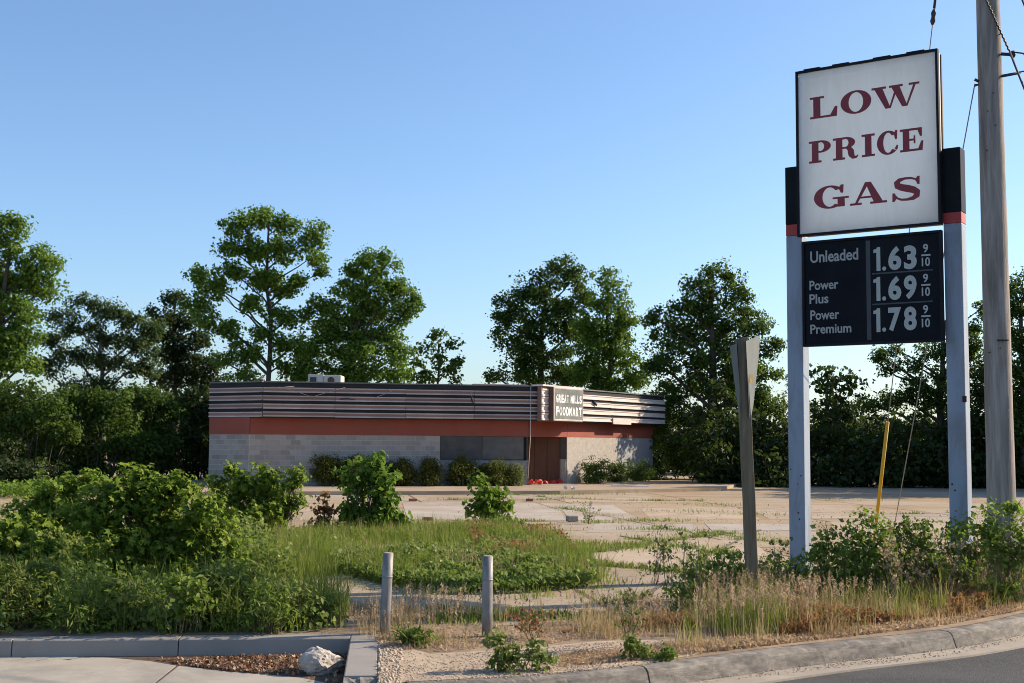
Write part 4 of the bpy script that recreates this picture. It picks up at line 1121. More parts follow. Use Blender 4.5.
# steel bollards
def bollard(bpx, tpx, r_, label):
    b = G(*bpx); t = P(tpx[0], tpx[1], b[1] + .01)
    o = thing('bollard', label, 'bollard', tuple(b), 'steel pipe bollards')
    d = t - b
    MB().tube([b - d * .05, b + d * .33, b + d * .66, b + d], [r_ * 1.0, r_, r_, r_], 20).build('pipe', M['galv'], o, b)
    MB().tube([b + d * .70, b + d * .72], [r_ + .003] * 2, 20).build('weld_ring', M['galv'], o, b)
    MB().tube([b + d * .998, b + d * 1.012], [r_ * .96, r_ * .80], 20).build('cap', M['concrete'], o, b)
bollard((384.5, 634), (388.3, 553.5), .052, 'left steel pipe bollard, beside the squared kerb corner')
bollard((487.0, 637), (487.8, 556.5), .052, 'right steel pipe bollard standing alone in dry grass')

# ================================================================== SMALL THINGS
def lump(name, label, cat, c, r3, mat, seed, sub=3, rough=.22):
    bm = bmesh.new(); bmesh.ops.create_icosphere(bm, subdivisions=sub, radius=1)
    g = np.random.default_rng(seed); ks = g.normal(size=(10, 3)) * 2.2; ph = g.uniform(0, 6, 10); am = g.uniform(.3, 1, 10)
    g2 = np.random.default_rng(seed + 1); cuts = g.normal(size=(9, 3)); cuts /= np.linalg.norm(cuts, axis=1)[:, None]; cd = g.uniform(.62, .9, 9)
    for v in bm.verts:
        p = np.array(v.co)
        for c_, d_ in zip(cuts, cd):
            e = p @ c_ - d_
            if e > 0: p = p - c_ * e * .9
        f = 1 + rough * .35 * float(np.mean(am * np.sin(ks @ p * 2.2 + ph)))
        f += .09 * float(np.sin(ks[0] @ p * 7 + 1) * np.sin(ks[1] @ p * 9 + 2)) + g2.uniform(-.045, .045)
        p = p * f * np.array(r3); v.co = p
    me = bpy.data.meshes.new(name); bm.to_mesh(me); bm.free()
    o = mesh_obj(name, me, M[mat], None, label=label, cat=cat); o.location = tuple(float(x) for x in c); return o
rk = G(321, 672, RZ); lump('rock', 'white rough boulder sitting in the kerb corner mulch', 'rock', (rk[0], rk[1], RZ + .085), (.205, .17, .14), 'rock', 5, 4, .5)
cb = G(572, 522); cbo = MB().box(-.13, .13, -.1, .1, 0, .14); o = cbo.build('concrete_lump', M['stone_veneer'], None, label='small dark grey block lying alone on the lot', cat='block', bevel=.02); o.location = (cb[0], cb[1], .012); o.rotation_euler = (0, 0, .3)
for (px, py), lb in (((530, 501.5), 'dark red brick on the lot nearest the shop entrance'), ((413, 501.5), 'dark red brick on the lot behind the tall sapling'), ((428, 521), 'dark red brick on the lot left of the small sapling')):
    g_ = G(px, py); b_ = MB().box(-.13, .13, -.07, .07, 0, .08).build('brick', M['brick_red'], None, label=lb, cat='brick', group='loose bricks on the lot', bevel=.015); b_.location = (g_[0], g_[1], .014); b_.rotation_euler = (0, 0, random.uniform(-.4, .4))
# crumpled red plastic in the doorway
def crumple(name, label, cat, pts2, mat, n, size, zb):
    vs = []
    for i in range(n):
        c = np.array(pts2[0]) + (np.array(pts2[1]) - np.array(pts2[0])) * rng.random() + rng.normal(0, .18, 2)
        vs.append((c[0], c[1], zb + .03 + abs(rng.normal(0, .05))))
    vs = np.array(vs)
    me = np_mesh(name, leaf_arr(vs, size, ROUND, .4, .6), 0, ROUND[1], rng.random(n))
    return mesh_obj(name, me, M[mat], None, label=label, cat=cat)
d0 = wloc(W2 + np.array([.1, .25])); d1 = wloc(W5 + np.array([-.35, -.25]))
crumple('red_debris', 'heap of torn red plastic in the boarded doorway', 'debris', (d0, d1), 'red_scrap', 80, .17, .15)
d2 = G(566, 489.5, .13); d3 = G(590, 489.5, .13)
crumple('white_debris', 'pale scraps beside the entrance pier', 'debris', (d2[:2], d2[:2] + .4), 'white_scrap', 5, .13, .12)
wbp = G(630, 486.5, .13); o = MB().box(-.75, .75, -.12, .12, 0, .05).build('loose_board', M['white_scrap'], None, label='pale loose board lying by the shrubs right of the entrance', cat='board'); o.location = (wbp[0], wbp[1], .14); o.rotation_euler = (0, .03, .15)

# ================================================================== TREES
def tr(name, label, cat, base_px, top_px, spec, Y, mat, **k):
    b = P(base_px, 480, Y); t = P(top_px[0], top_px[1], Y)
    return tree(name, label, cat, (b[0], Y, 0.0), t, spec, Y, mat, **k)
GR = 'trees behind the shop and lot'
tr('broadleaf_tree', 'tall bright green tree cut by the left edge', 'tree', -12, (8, 250), [(6, 232, 20, 18), (-20, 250, 25, 25), (38, 268, 22, 20), (12, 275, 22, 20), (40, 292, 18, 12), (-15, 300, 28, 28), (16, 312, 20, 16), (22, 335, 18, 14), (0, 352, 22, 20), (-25, 350, 25, 25), (25, 365, 16, 12)], 55, 'leaf_gum', leaf=.14, cl_r=.38, dens=1.5, per=74, group=GR, r0=.25)
tr('acacia_tree', 'grey green flat-topped spreading tree left of the shop', 'tree', 105, (100, 330), [(88, 303, 20, 8), (62, 318, 18, 8), (110, 312, 22, 9), (135, 322, 20, 9), (80, 330, 24, 9), (50, 340, 18, 8), (112, 340, 24, 9), (145, 345, 20, 9), (70, 356, 26, 9), (110, 362, 26, 9), (140, 368, 22, 9), (45, 370, 18, 9), (90, 385, 26, 9), (155, 330, 14, 8), (75, 398, 28, 10), (125, 396, 28, 11), (100, 408, 30, 10)], 62, 'leaf_grey', leaf=.13, cl_r=.34, per=50, dens=1.9, inner=.2, group=GR, r0=.2, bark='bark_pale', upb=.9)
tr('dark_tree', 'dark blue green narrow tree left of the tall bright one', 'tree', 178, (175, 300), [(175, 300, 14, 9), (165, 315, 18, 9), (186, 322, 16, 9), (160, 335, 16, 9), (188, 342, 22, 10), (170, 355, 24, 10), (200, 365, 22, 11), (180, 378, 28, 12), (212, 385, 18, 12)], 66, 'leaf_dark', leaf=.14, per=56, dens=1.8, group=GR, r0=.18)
tr('sweetgum_tree', 'tallest open-crowned bright green tree above the shop roof left', 'tree', 270, (268, 225), [(238, 228, 15, 13), (262, 218, 17, 11), (285, 226, 15, 13), (312, 238, 14, 14), (316, 256, 10, 9), (225, 245, 10, 9), (252, 248, 20, 14), (282, 252, 20, 14), (232, 272, 16, 10), (262, 280, 20, 15), (284, 285, 14, 12), (300, 280, 12, 6), (323, 272, 6, 4), (200, 275, 14, 10), (214, 290, 14, 12), (198, 305, 12, 12), (206, 322, 13, 10), (252, 305, 14, 10), (275, 312, 12, 9), (228, 330, 14, 9), (236, 346, 10, 8), (252, 352, 12, 12), (222, 360, 10, 7), (242, 375, 12, 8), (292, 318, 10, 9), (297, 345, 12, 12), (286, 362, 12, 10), (300, 376, 14, 8), (260, 336, 10, 9), (282, 340, 9, 9)], 60, 'leaf_gum', leaf=.145, cl_r=.38, per=78, dens=1.45, inner=.25, group=GR, r0=.17, ruff=.18)
tr('broadleaf_tree', 'rounded bright green tree behind the rooftop air conditioner', 'tree', 318, (368, 275), [(372, 258, 16, 11), (358, 270, 14, 10), (385, 272, 15, 12), (347, 292, 16, 12), (372, 292, 22, 15), (400, 290, 16, 11), (414, 306, 11, 9), (395, 312, 18, 13), (365, 316, 24, 14), (338, 314, 18, 12), (318, 305, 12, 10), (305, 312, 8, 6), (322, 330, 18, 14), (352, 336, 24, 14), (386, 335, 20, 12), (376, 354, 24, 13), (345, 358, 22, 14), (318, 352, 18, 14), (400, 352, 14, 10), (392, 372, 20, 12), (350, 376, 24, 10), (308, 368, 14, 10), (366, 374, 18, 10)], 61, 'leaf_gum', leaf=.145, cl_r=.40, per=78, dens=1.4, inner=.35, group=GR, r0=.22, ruff=.18)
tr('small_tree', 'small sparse tree over the roof in the gap of sky', 'tree', 436, (438, 340), [(437, 334, 8, 4), (450, 345, 9, 5), (426, 349, 9, 6), (440, 356, 11, 6), (459, 361, 8, 4), (418, 364, 10, 6), (448, 371, 14, 6), (428, 379, 16, 6), (455, 380, 10, 5), (412, 375, 8, 6)], 70, 'leaf_oak', leaf=.22, per=22, inner=.2, group=GR, r0=.12)
tr('oak_tree', 'broad dark oak behind the shop sign', 'tree', 535, (545, 285), [(562, 268, 16, 10), (545, 282, 12, 10), (575, 280, 14, 13), (530, 292, 16, 12), (508, 302, 12, 8), (552, 302, 22, 15), (500, 318, 10, 7), (520, 318, 18, 13), (580, 305, 16, 14), (512, 338, 17, 12), (545, 328, 22, 15), (575, 332, 20, 15), (522, 354, 16, 12), (550, 355, 24, 15), (516, 372, 18, 11), (545, 378, 26, 12), (575, 375, 22, 12), (497, 378, 10, 6)], 70, 'leaf_oak', leaf=.15, cl_r=.42, per=76, dens=1.45, group=GR, r0=.28, ruff=.18)
tr('broadleaf_tree', 'lighter yellow green tree in front of the dark oak', 'tree', 612, (608, 290), [(606, 277, 8, 7), (614, 290, 12, 11), (600, 300, 10, 9), (622, 306, 10, 9), (606, 322, 20, 14), (586, 330, 14, 12), (626, 328, 12, 12), (598, 346, 22, 14), (624, 350, 16, 14), (604, 370, 24, 14), (580, 372, 16, 12), (630, 375, 16, 14), (608, 392, 26, 12)], 66, 'leaf_light', leaf=.145, cl_r=.38, per=72, dens=1.45, group=GR, r0=.22, ruff=.2)
tr('oak_tree', 'large dark oak at the right end of the shop', 'tree', 712, (712, 285), [(714, 274, 16, 9), (695, 284, 14, 9), (730, 282, 14, 10), (704, 298, 20, 12), (738, 298, 14, 11), (682, 308, 16, 11), (655, 318, 14, 9), (720, 315, 22, 13), (752, 312, 12, 9), (745, 330, 20, 12), (762, 326, 9, 6), (690, 328, 24, 14), (664, 338, 18, 13), (715, 345, 28, 16), (760, 350, 14, 10), (776, 346, 9, 6), (680, 360, 26, 16), (655, 365, 14, 14), (738, 365, 26, 14), (768, 372, 14, 10), (705, 385, 34, 16), (662, 395, 20, 16), (745, 395, 28, 14), (680, 415, 28, 16), (725, 420, 32, 16), (765, 410, 18, 14), (662, 440, 22, 14), (705, 445, 30, 16), (750, 440, 26, 16), (690, 462, 26, 12), (725, 465, 28, 10)], 62.5, 'leaf_oak', leaf=.145, cl_r=.40, per=72, dens=1.4, group=GR, r0=.32, ruff=.18)
tr('oak_tree', 'spreading dark tree behind the price sign posts', 'tree', 935, (945, 320), [(880, 357, 14, 6), (898, 352, 12, 5), (888, 370, 12, 6), (912, 366, 14, 8), (935, 352, 14, 10), (958, 345, 14, 10), (975, 325, 10, 9), (985, 305, 10, 9), (972, 345, 14, 12), (925, 385, 20, 12), (955, 375, 22, 14), (985, 365, 18, 14), (900, 398, 22, 10), (872, 405, 18, 8), (940, 405, 26, 14), (980, 395, 20, 14), (920, 430, 30, 16), (968, 430, 28, 18)], 60, 'leaf_oak', leaf=.135, cl_r=.36, per=56, dens=1.5, group=GR, r0=.24, inner=.3, ruff=.2)
tr('broadleaf_tree', 'dark leafy tree at the right edge behind the utility pole', 'tree', 1028, (1020, 300), [(1012, 290, 12, 9), (1028, 285, 14, 12), (1005, 308, 12, 10), (1026, 312, 18, 14), (1008, 335, 14, 12), (1030, 345, 20, 16), (1012, 365, 18, 14), (1035, 380, 22, 16), (1008, 395, 18, 14), (1028, 420, 24, 16), (1005, 430, 20, 14), (1050, 330, 24, 20), (1060, 380, 26, 24)], 56, 'leaf_oak', leaf=.135, cl_r=.36, per=56, dens=1.5, group=GR, r0=.24)
tr('low_tree', 'low rounded dark tree left of the price board gap', 'tree', 838, (840, 405), [(835, 402, 12, 6), (822, 412, 14, 7), (850, 410, 14, 7), (838, 425, 24, 12), (812, 432, 16, 12), (864, 428, 18, 12), (838, 450, 28, 14)], 62, 'leaf_dark', leaf=.2, per=28, group=GR, r0=.14)
tr('willowy_shrub', 'pale olive willowy shrub between the oak and the left sign post', 'shrub', 792, (792, 395), [(794, 385, 8, 10), (786, 402, 10, 12), (802, 405, 10, 14), (792, 425, 14, 14), (808, 432, 12, 14), (782, 440, 12, 14)], 60, 'leaf_olive', leaf=.2, per=24, shape=LONG, r0=.07, inner=.2)
# trees off the right edge that shade the end of the lot
for i, (X_, Y_) in enumerate([(26.3, 51.3), (27, 55.3), (28, 60), (33, 57.5), (33.5, 63)]):
    sp = []
    for k in range(28):
        a_ = random.uniform(0, 6.28); r_ = random.uniform(.3, 2.6); z_ = random.uniform(1.8, 9.2)
        rr_ = random.uniform(.9, 1.4) * (1.15 - .05 * z_)
        sp.append((np.array([X_ + r_ * math.cos(a_) * (1.2 - z_ * .05), Y_ + r_ * math.sin(a_) * .8, z_]), (rr_ * 1.3, rr_ * 1.2, rr_)))
    _keep = lobes_px
    lobes_px = lambda spec, Y, ysc=1.0, yj=.35: spec
    tree('broadleaf_tree', 'tree standing beyond the right edge of the picture, shading the lot', 'tree', (X_, Y_, 0), (X_, Y_, 8.5), sp, Y_, 'leaf_oak', leaf=.26, cl_r=.5, per=24, group='trees beyond the right edge', twigs=.1)
    lobes_px = _keep
# underbrush left of the shop, each its own shrub
UB = [('bright green leafy shrub at the far left wood edge', 25, 405, [(22, 392, 24, 12), (5, 410, 24, 16), (45, 410, 24, 14), (25, 430, 34, 16), (62, 432, 20, 12), (20, 455, 36, 14)], 52, 'leaf_oak'),
      ('dark leafy shrub under the flat-topped tree', 95, 440, [(80, 400, 24, 12), (58, 402, 18, 10), (112, 405, 24, 12), (108, 420, 26, 14), (70, 438, 26, 14), (100, 448, 34, 16), (130, 445, 22, 14), (90, 470, 36, 12)], 54, 'leaf_oak'),
      ('shaded green shrub near the shop left wall', 155, 440, [(142, 398, 22, 12), (165, 410, 24, 14), (140, 425, 26, 14), (172, 432, 24, 14), (155, 450, 34, 16), (150, 470, 34, 12)], 56, 'leaf_oak'),
      ('dark shrub pressed against the shop left corner', 200, 440, [(195, 400, 20, 14), (205, 422, 18, 16), (188, 440, 20, 16), (204, 455, 18, 14), (190, 472, 22, 10)], 57, 'leaf_dark'),
      ('low dark shrub at the left edge of the lot', -5, 470, [(-10, 450, 30, 16), (10, 470, 32, 14), (-25, 475, 30, 14), (42, 475, 24, 10)], 50, 'leaf_dark')]
for lb, bx_, by_, sp, Y, mt in UB:
    g_ = P(bx_, 480, Y)
    bush('woodland_shrub', lb, 'shrub', (g_[0], Y, 0), sp, Y, mt, leaf=.15, cl_r=.36, per=50, dens=1.4, group='underbrush left of the shop', stems=3, stemr=.04, stemmat='bark')
# far wood: a dark mass behind everything
def wood():
    lob = []
    for i in range(64):
        X = -48 + i * 1.75; Y = random.uniform(76, 84)
        if -40 < X < 60: pass
        z = random.uniform(1.0, 2.0)
        if X < -14: z += .8
        lob.append((np.array([X, Y, z]), (2.6, 2.2, z * 1.0 + .3)))
    for i in range(34):
        X = 9.5 + i * 1.2; Y = random.uniform(55.5, 59.5); z = random.uniform(.9, 1.7) if i % 5 else random.uniform(2.0, 2.7)
        lob.append((np.array([X, Y, z]), (1.5, 1.3, z + .45)))
    for i in range(60):
        lob.append((np.array([9 + i * .62, random.uniform(55.5, 57.5), .55]), (.9, .9, .75)))
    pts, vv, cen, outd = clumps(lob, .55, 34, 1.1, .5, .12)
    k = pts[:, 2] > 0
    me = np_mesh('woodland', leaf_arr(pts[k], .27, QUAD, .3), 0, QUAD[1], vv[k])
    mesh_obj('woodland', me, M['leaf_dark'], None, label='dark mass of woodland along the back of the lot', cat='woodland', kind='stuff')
wood()

# ================================================================== SHRUBS BY THE SHOP
SH = [(328, 454, 14, 32), (352, 456, 13, 30), (376, 459, 14, 28), (402, 458, 15, 30), (431, 457, 10, 30), (463, 457, 13, 30), (494, 462, 15, 26), (513, 466, 10, 22)]
SHL = ['first yellow-green shrub from the left along the shop front', 'second shrub from the left along the shop front, behind the tall sapling', 'third shop front shrub, mostly hidden by the tall sapling', 'rounded shop front shrub just right of the tall sapling', 'narrow yellowish shop front shrub under the left window edge',
       'upright dark shrub below the boarded window', 'bushy shrub below the boarded window behind the small sapling', 'greyish thin shrub next to the entrance stone corner']
def along_main(px):
    s = loc_px(px, (0, OV - .75), (1, 0)); w = wloc((s, OV - .75)); return w
for (px, tp, hw_, hh), lb in zip(SH, SHL):
    hw_ *= 1.22; tp -= 1
    w = along_main(px); Y = w[1]
    cy = tp + hh * .5
    sp = [(px - hw_ * .35, cy - 3, hw_ * .55, hh * .36), (px + hw_ * .35, cy - 1, hw_ * .6, hh * .34), (px, cy - 6, hw_ * .55, hh * .32), (px, cy + 6, hw_ * .95, hh * .34), (px - hw_ * .5, cy + 6, hw_ * .5, hh * .3)]
    bush('yew_shrub', lb, 'shrub', (w[0], Y, .13), sp, Y, 'leaf_olive' if px > 510 else 'leaf_yew', leaf=.11, cl_r=.2, per=36, dens=1.8, group='shrubs along the shop front', stems=3, stemr=.02, shape=LONG, stemmat='bark')
for px, tp, hw_, lb in [(596, 459, 15, 'dark shrub next to the sunlit stucco wall right of the entrance'), (618, 460, 14, 'middle dark shrub right of the entrance'), (640, 461, 14, 'third dark shrub right of the entrance'), (658, 464, 10, 'last dark shrub at the right end of the shop wall')]:
    o_ = RO + nout * .8; s = loc_px(px, o_, (q, q)); w = wloc(o_ + np.array([q, q]) * s); Y = w[1]
    sp = [(px - 5, tp + 6, hw_ * .5, 7), (px + 5, tp + 7, hw_ * .5, 7), (px, tp + 14, hw_, 10), (px - 4, tp + 20, hw_ * .9, 8)]
    bush('yew_shrub', lb, 'shrub', (w[0], Y, .13), sp, Y, 'leaf_oak', leaf=.12, cl_r=.2, per=30, dens=1.3, group='shrubs right of the entrance', stems=3, stemr=.02, shape=LONG, stemmat='bark')

# ================================================================== SAPLINGS AND BUSHES ON THE LOT
def bs(name, label, cat, bpx, spec, mat, **k):
    b = G(*bpx); return bush(name, label, cat, b, spec, b[1], mat, **k)
bs('sweetgum_sapling', 'biggest leafy sapling clump in the left foreground', 'sapling', (165, 586), [(140, 478, 16, 10), (180, 490, 24, 14), (115, 490, 22, 14), (150, 500, 34, 16), (205, 510, 26, 18), (100, 515, 30, 18), (160, 525, 40, 20), (215, 540, 26, 20), (190, 555, 34, 22), (130, 550, 40, 22), (228, 560, 14, 14), (235, 575, 12, 12), (170, 575, 50, 16), (110, 575, 40, 16)], 'leaf_maple', leaf=.088, cl_r=.17, per=22, dens=2.3, ruff=.3, twigs=4, shape=STAR, stems=4, stemr=.014, upb=.7, stemmat='bark')
bs('sweetgum_sapling', 'leafy sapling clump left of the biggest one', 'sapling', (55, 560), [(60, 492, 20, 12), (85, 482, 14, 10), (40, 505, 24, 12), (20, 518, 18, 14), (70, 512, 28, 14), (50, 530, 36, 16), (20, 540, 22, 16), (75, 545, 34, 14)], 'leaf_maple', leaf=.088, cl_r=.17, per=22, dens=2.1, ruff=.3, twigs=4, shape=STAR, stems=4, stemr=.014, upb=.7, stemmat='bark')
bs('sweetgum_sapling', 'low pale sapling at the far left above the weeds', 'sapling', (18, 590), [(12, 535, 18, 10), (5, 550, 20, 12), (40, 552, 14, 10), (20, 568, 30, 14), (-15, 560, 24, 18)], 'leaf_maple', leaf=.10, cl_r=.15, per=20, dens=1.8, shape=STAR, stems=4, upb=.7)
bs('sweetgum_sapling', 'rounded sapling in front of the shop left wall', 'sapling', (255, 536), [(228, 472, 8, 8), (218, 486, 12, 9), (240, 484, 16, 10), (268, 476, 16, 10), (290, 482, 10, 9), (298, 474, 6, 7), (255, 495, 26, 12), (225, 502, 18, 12), (285, 500, 18, 12), (250, 515, 32, 12), (285, 516, 18, 10), (232, 522, 20, 8)], 'leaf_maple', leaf=.10, cl_r=.2, per=24, dens=1.9, ruff=.28, twigs=3, shape=STAR, stems=4, stemr=.018, upb=.7, stemmat='bark')
bs('pear_sapling', 'upright leafy sapling in front of the shop kerb', 'sapling', (368, 533), [(366, 466, 10, 9), (378, 470, 9, 9), (352, 478, 10, 9), (372, 482, 16, 10), (388, 486, 9, 9), (358, 494, 18, 10), (382, 500, 16, 10), (366, 508, 24, 10), (351, 511, 9, 9), (388, 514, 12, 8), (366, 521, 24, 8), (404, 522, 8, 3)], 'leaf_gum', leaf=.13, cl_r=.2, per=26, dens=1.3, stems=5, stemr=.016, upb=.4, stemmat='bark', ruff=.34, twigs=4)
bs('pear_sapling', 'small bright sapling alone on the grey slab', 'sapling', (490, 524), [(480, 484, 4, 7), (483, 494, 6, 7), (498, 496, 6, 6), (488, 503, 12, 7), (503, 506, 8, 7), (478, 508, 9, 7), (490, 514, 18, 7)], 'leaf_light', leaf=.13, cl_r=.2, per=24, stems=5, stemr=.014, stemmat='bark')
bs('weed_clump', 'low weed tuft right of the small bright sapling', 'weed', (515, 528), [(508, 521, 8, 4), (517, 524, 9, 4), (500, 524, 6, 3)], 'leaf_weed', leaf=.1, cl_r=.16, per=18, stems=6)
bs('weed_clump', 'dark dock stalks left of the upright sapling', 'weed', (326, 532), [(325, 502, 3, 8), (318, 515, 6, 9), (330, 516, 7, 9), (324, 526, 12, 7)], 'dock_red', leaf=.1, cl_r=.12, per=14, stems=4)

# weeds hedge behind the left kerb
HW = [(-30, 560, 38), (8, 566, 34), (45, 572, 32), (82, 580, 32), (118, 590, 30), (150, 594, 28), (182, 592, 28), (212, 586, 26), (240, 580, 24), (268, 592, 24), (296, 600, 24), (322, 606, 20)]
HL = ['first weed clump behind the left kerb, at the picture edge', 'dense weed clump behind the left kerb, second from the edge', 'dense weed clump behind the left kerb, third from the edge', 'dark weed clump under the low pale sapling', 'shaded weed clump behind the left kerb, fifth from the edge', 'shaded weed clump below the biggest sapling, left side', 'shaded weed clump above the kerb joint',
      'tall feathery weed clump right of the kerb joint', 'tallest feathery weed below the biggest sapling, right side', 'loose green weed clump left of the boulder', 'yellow green weed clump behind the boulder', 'last weed clump before the kerb corner']
for i, ((px, tp, hw_), lb) in enumerate(zip(HW, HL)):
    tp -= 14 if i not in (7, 8) else 24
    b = G(px, 633 - (i % 3) * 4); Y = b[1]
    mid = (tp + 632) / 2; hh = (632 - tp) / 2
    sp = [(px - 8, tp + hh * .35, hw_ * .45, hh * .35), (px + 9, tp + hh * .5, hw_ * .45, hh * .35), (px, mid, hw_ * .8, hh * .5), (px - 10, mid + hh * .5, hw_ * .8, hh * .42), (px + 10, mid + hh * .55, hw_ * .7, hh * .42)]
    fe = i in (7, 8)
    bush('weed_clump', lb, 'weed', b, sp, Y, 'leaf_weed' if i % 3 else 'leaf_vine', leaf=.06 if not fe else .09, cl_r=.13, per=26, dens=1.9, group='weeds behind the left kerb', stems=12, stemr=.006, shape=LONG if fe or i % 2 else QUAD, inner=.15, ruff=.38, upb=.35, twigs=3)
bs('weed_clump', 'dark green thistle clump at the foot of the left bollard', 'weed', (414, 647), [(404, 632, 5, 6), (408, 639, 8, 6), (418, 636, 8, 7), (427, 641, 8, 6), (416, 645, 12, 5)], 'leaf_weed', leaf=.065, cl_r=.085, per=22, shape=LONG, stems=8, stemr=.005, ruff=.4, twigs=4)
bs('weed_clump', 'leafy weed clump spilling over the kerb below the right bollard', 'weed', (515, 671), [(495, 638, 6, 8), (505, 650, 12, 9), (520, 658, 14, 9), (535, 650, 9, 8), (500, 663, 16, 6), (545, 660, 10, 6)], 'leaf_weed', leaf=.042, cl_r=.075, per=26, stems=8, stemr=.004, ruff=.4, twigs=4, inner=.15)
bs('weed_clump', 'small bright weed patch by the right kerb joint', 'weed', (650, 661), [(632, 650, 8, 8), (650, 653, 16, 6), (668, 653, 10, 5), (630, 640, 4, 8)], 'leaf_weed', leaf=.04, cl_r=.065, per=26, stems=6, stemr=.004, ruff=.4, twigs=4, inner=.15)

# weeds by the sign
RW = [('bushy weed left of the leaning wooden post', (722, 604), [(715, 565, 14, 9), (735, 558, 14, 10), (700, 575, 14, 11), (725, 578, 24, 13), (745, 572, 14, 13), (705, 592, 26, 10), (738, 592, 18, 9)], 'leaf_vine'),
      ('green weed between the wooden post and the left sign post', (785, 594), [(772, 570, 12, 10), (790, 566, 12, 10), (782, 582, 20, 10), (802, 580, 12, 10)], 'leaf_weed'),
      ('leafy vine bush right of the left sign post', (838, 592), [(828, 532, 10, 12), (846, 536, 10, 10), (822, 552, 18, 12), (845, 556, 18, 13), (832, 574, 26, 13), (852, 580, 16, 10)], 'leaf_vine'),
      ('pale flowering bush below the yellow guy wire guard', (872, 592), [(868, 522, 14, 10), (884, 530, 14, 11), (860, 540, 16, 12), (878, 550, 22, 14), (866, 568, 26, 14), (888, 572, 18, 13)], 'leaf_vine'),
      ('twiggy bush between the guy wire and right sign post', (918, 590), [(908, 530, 16, 10), (928, 526, 14, 9), (900, 546, 18, 12), (924, 546, 22, 13), (910, 566, 28, 14), (936, 566, 18, 14)], 'leaf_weed'),
      ('leafy bush at the foot of the right sign post', (962, 586), [(955, 536, 12, 10), (972, 528, 14, 12), (950, 552, 18, 12), (975, 550, 20, 14), (960, 570, 26, 13)], 'leaf_vine'),
      ('tall bush hiding the foot of the utility pole', (1004, 592), [(992, 516, 12, 10), (1012, 510, 14, 11), (988, 534, 18, 13), (1015, 532, 18, 14), (1000, 552, 26, 14), (1024, 556, 16, 16), (1040, 540, 20, 20)], 'leaf_vine')]
for lb, bp, sp, mt in RW:
    bp = (bp[0], bp[1] + (14 if bp[0] > 800 else 2))
    sp = sp + [(bp[0], bp[1] - 18, 22, 14), (bp[0] - 12, bp[1] - 12, 18, 10)]
    bs('roadside_bush', lb, 'bush', bp, sp, mt, leaf=.06, cl_r=.12, per=20, dens=1.35, group='bushes around the sign posts', stems=12, stemr=.005, inner=.15, ruff=.42, twigs=4)
# tall dry flowering stalks
def stalk(label, bpx, top_py, lean, nb, mat='leaf_weed'):
    b = G(*bpx); t = P(bpx[0] + lean, top_py, b[1]); root = thing('weed_stalk', label, 'weed', tuple(b), 'tall thin weed stalks')
    m = MB(); lv = []
    h = t[2] - b[2]
    for s in range(5):
        tt = t + np.array([random.uniform(-.2, .2), random.uniform(-.2, .2), -random.uniform(0, .35) * h * (s > 0)])
        p = limb_path(b + np.array([random.uniform(-.05, .05), random.uniform(-.05, .05), -.02]), tt, 6, .0)
        m.tube(p, [.006, .0055, .005, .004, .0035, .003, .002], 4, caps=False)
        for i in range(nb):
            k = random.randint(2, 6); e = p[k] + np.array([random.uniform(-.13, .13), random.uniform(-.13, .13), random.uniform(.03, .12)])
            m.tube([p[k], e], [.0025, .0015], 3, caps=False)
            for j in range(5): lv.append(p[k] + (e - p[k]) * random.uniform(.3, 1.1) + np.random.normal(0, .015, 3))
    m.build('stem', M['stem'], root, b)
    lv = np.array(lv)
    mesh_obj('leaves', np_mesh('leaves', leaf_arr(lv - b, .04, QUAD, .2, .5), 0, QUAD[1], rng.random(len(lv))), M[mat], root)
np.random.seed(4)
for lb, bp, tp, ln, mt in [('tallest seeding weed stalk left of the bushy weed', (672, 612), 530, -2, 'leaf_weed'), ('thin weed stalk left of the wooden post', (690, 606), 535, 8, 'leaf_olive'), ('weed stalk cluster nearest the right kerb joint', (628, 650), 575, 0, 'leaf_olive'),
                           ('short dark stalk in the dry grass right of the right bollard', (535, 640), 605, 0, 'dock_red'), ('dry stalk between the wooden post and left sign post', (768, 600), 545, 6, 'leaf_olive'), ('pale dry stalk right of the left sign post', (815, 600), 540, 4, 'leaf_olive'),
                           ('dry stalk in front of the twiggy bush', (905, 602), 535, 0, 'leaf_olive'), ('reddish dock stalk near the right kerb joint crack', (940, 605), 560, 3, 'dock_red'), ('dock stalk in front of the utility pole', (990, 590), 545, -4, 'dock_red'),
                           ('thin stalk on the lot right of the green mound', (655, 585), 545, 4, 'leaf_olive'), ('wispy stalk growing on the pale slab', (589, 524), 506, 0, 'leaf_weed')]:
    stalk(lb, bp, tp, ln, 7, mt)

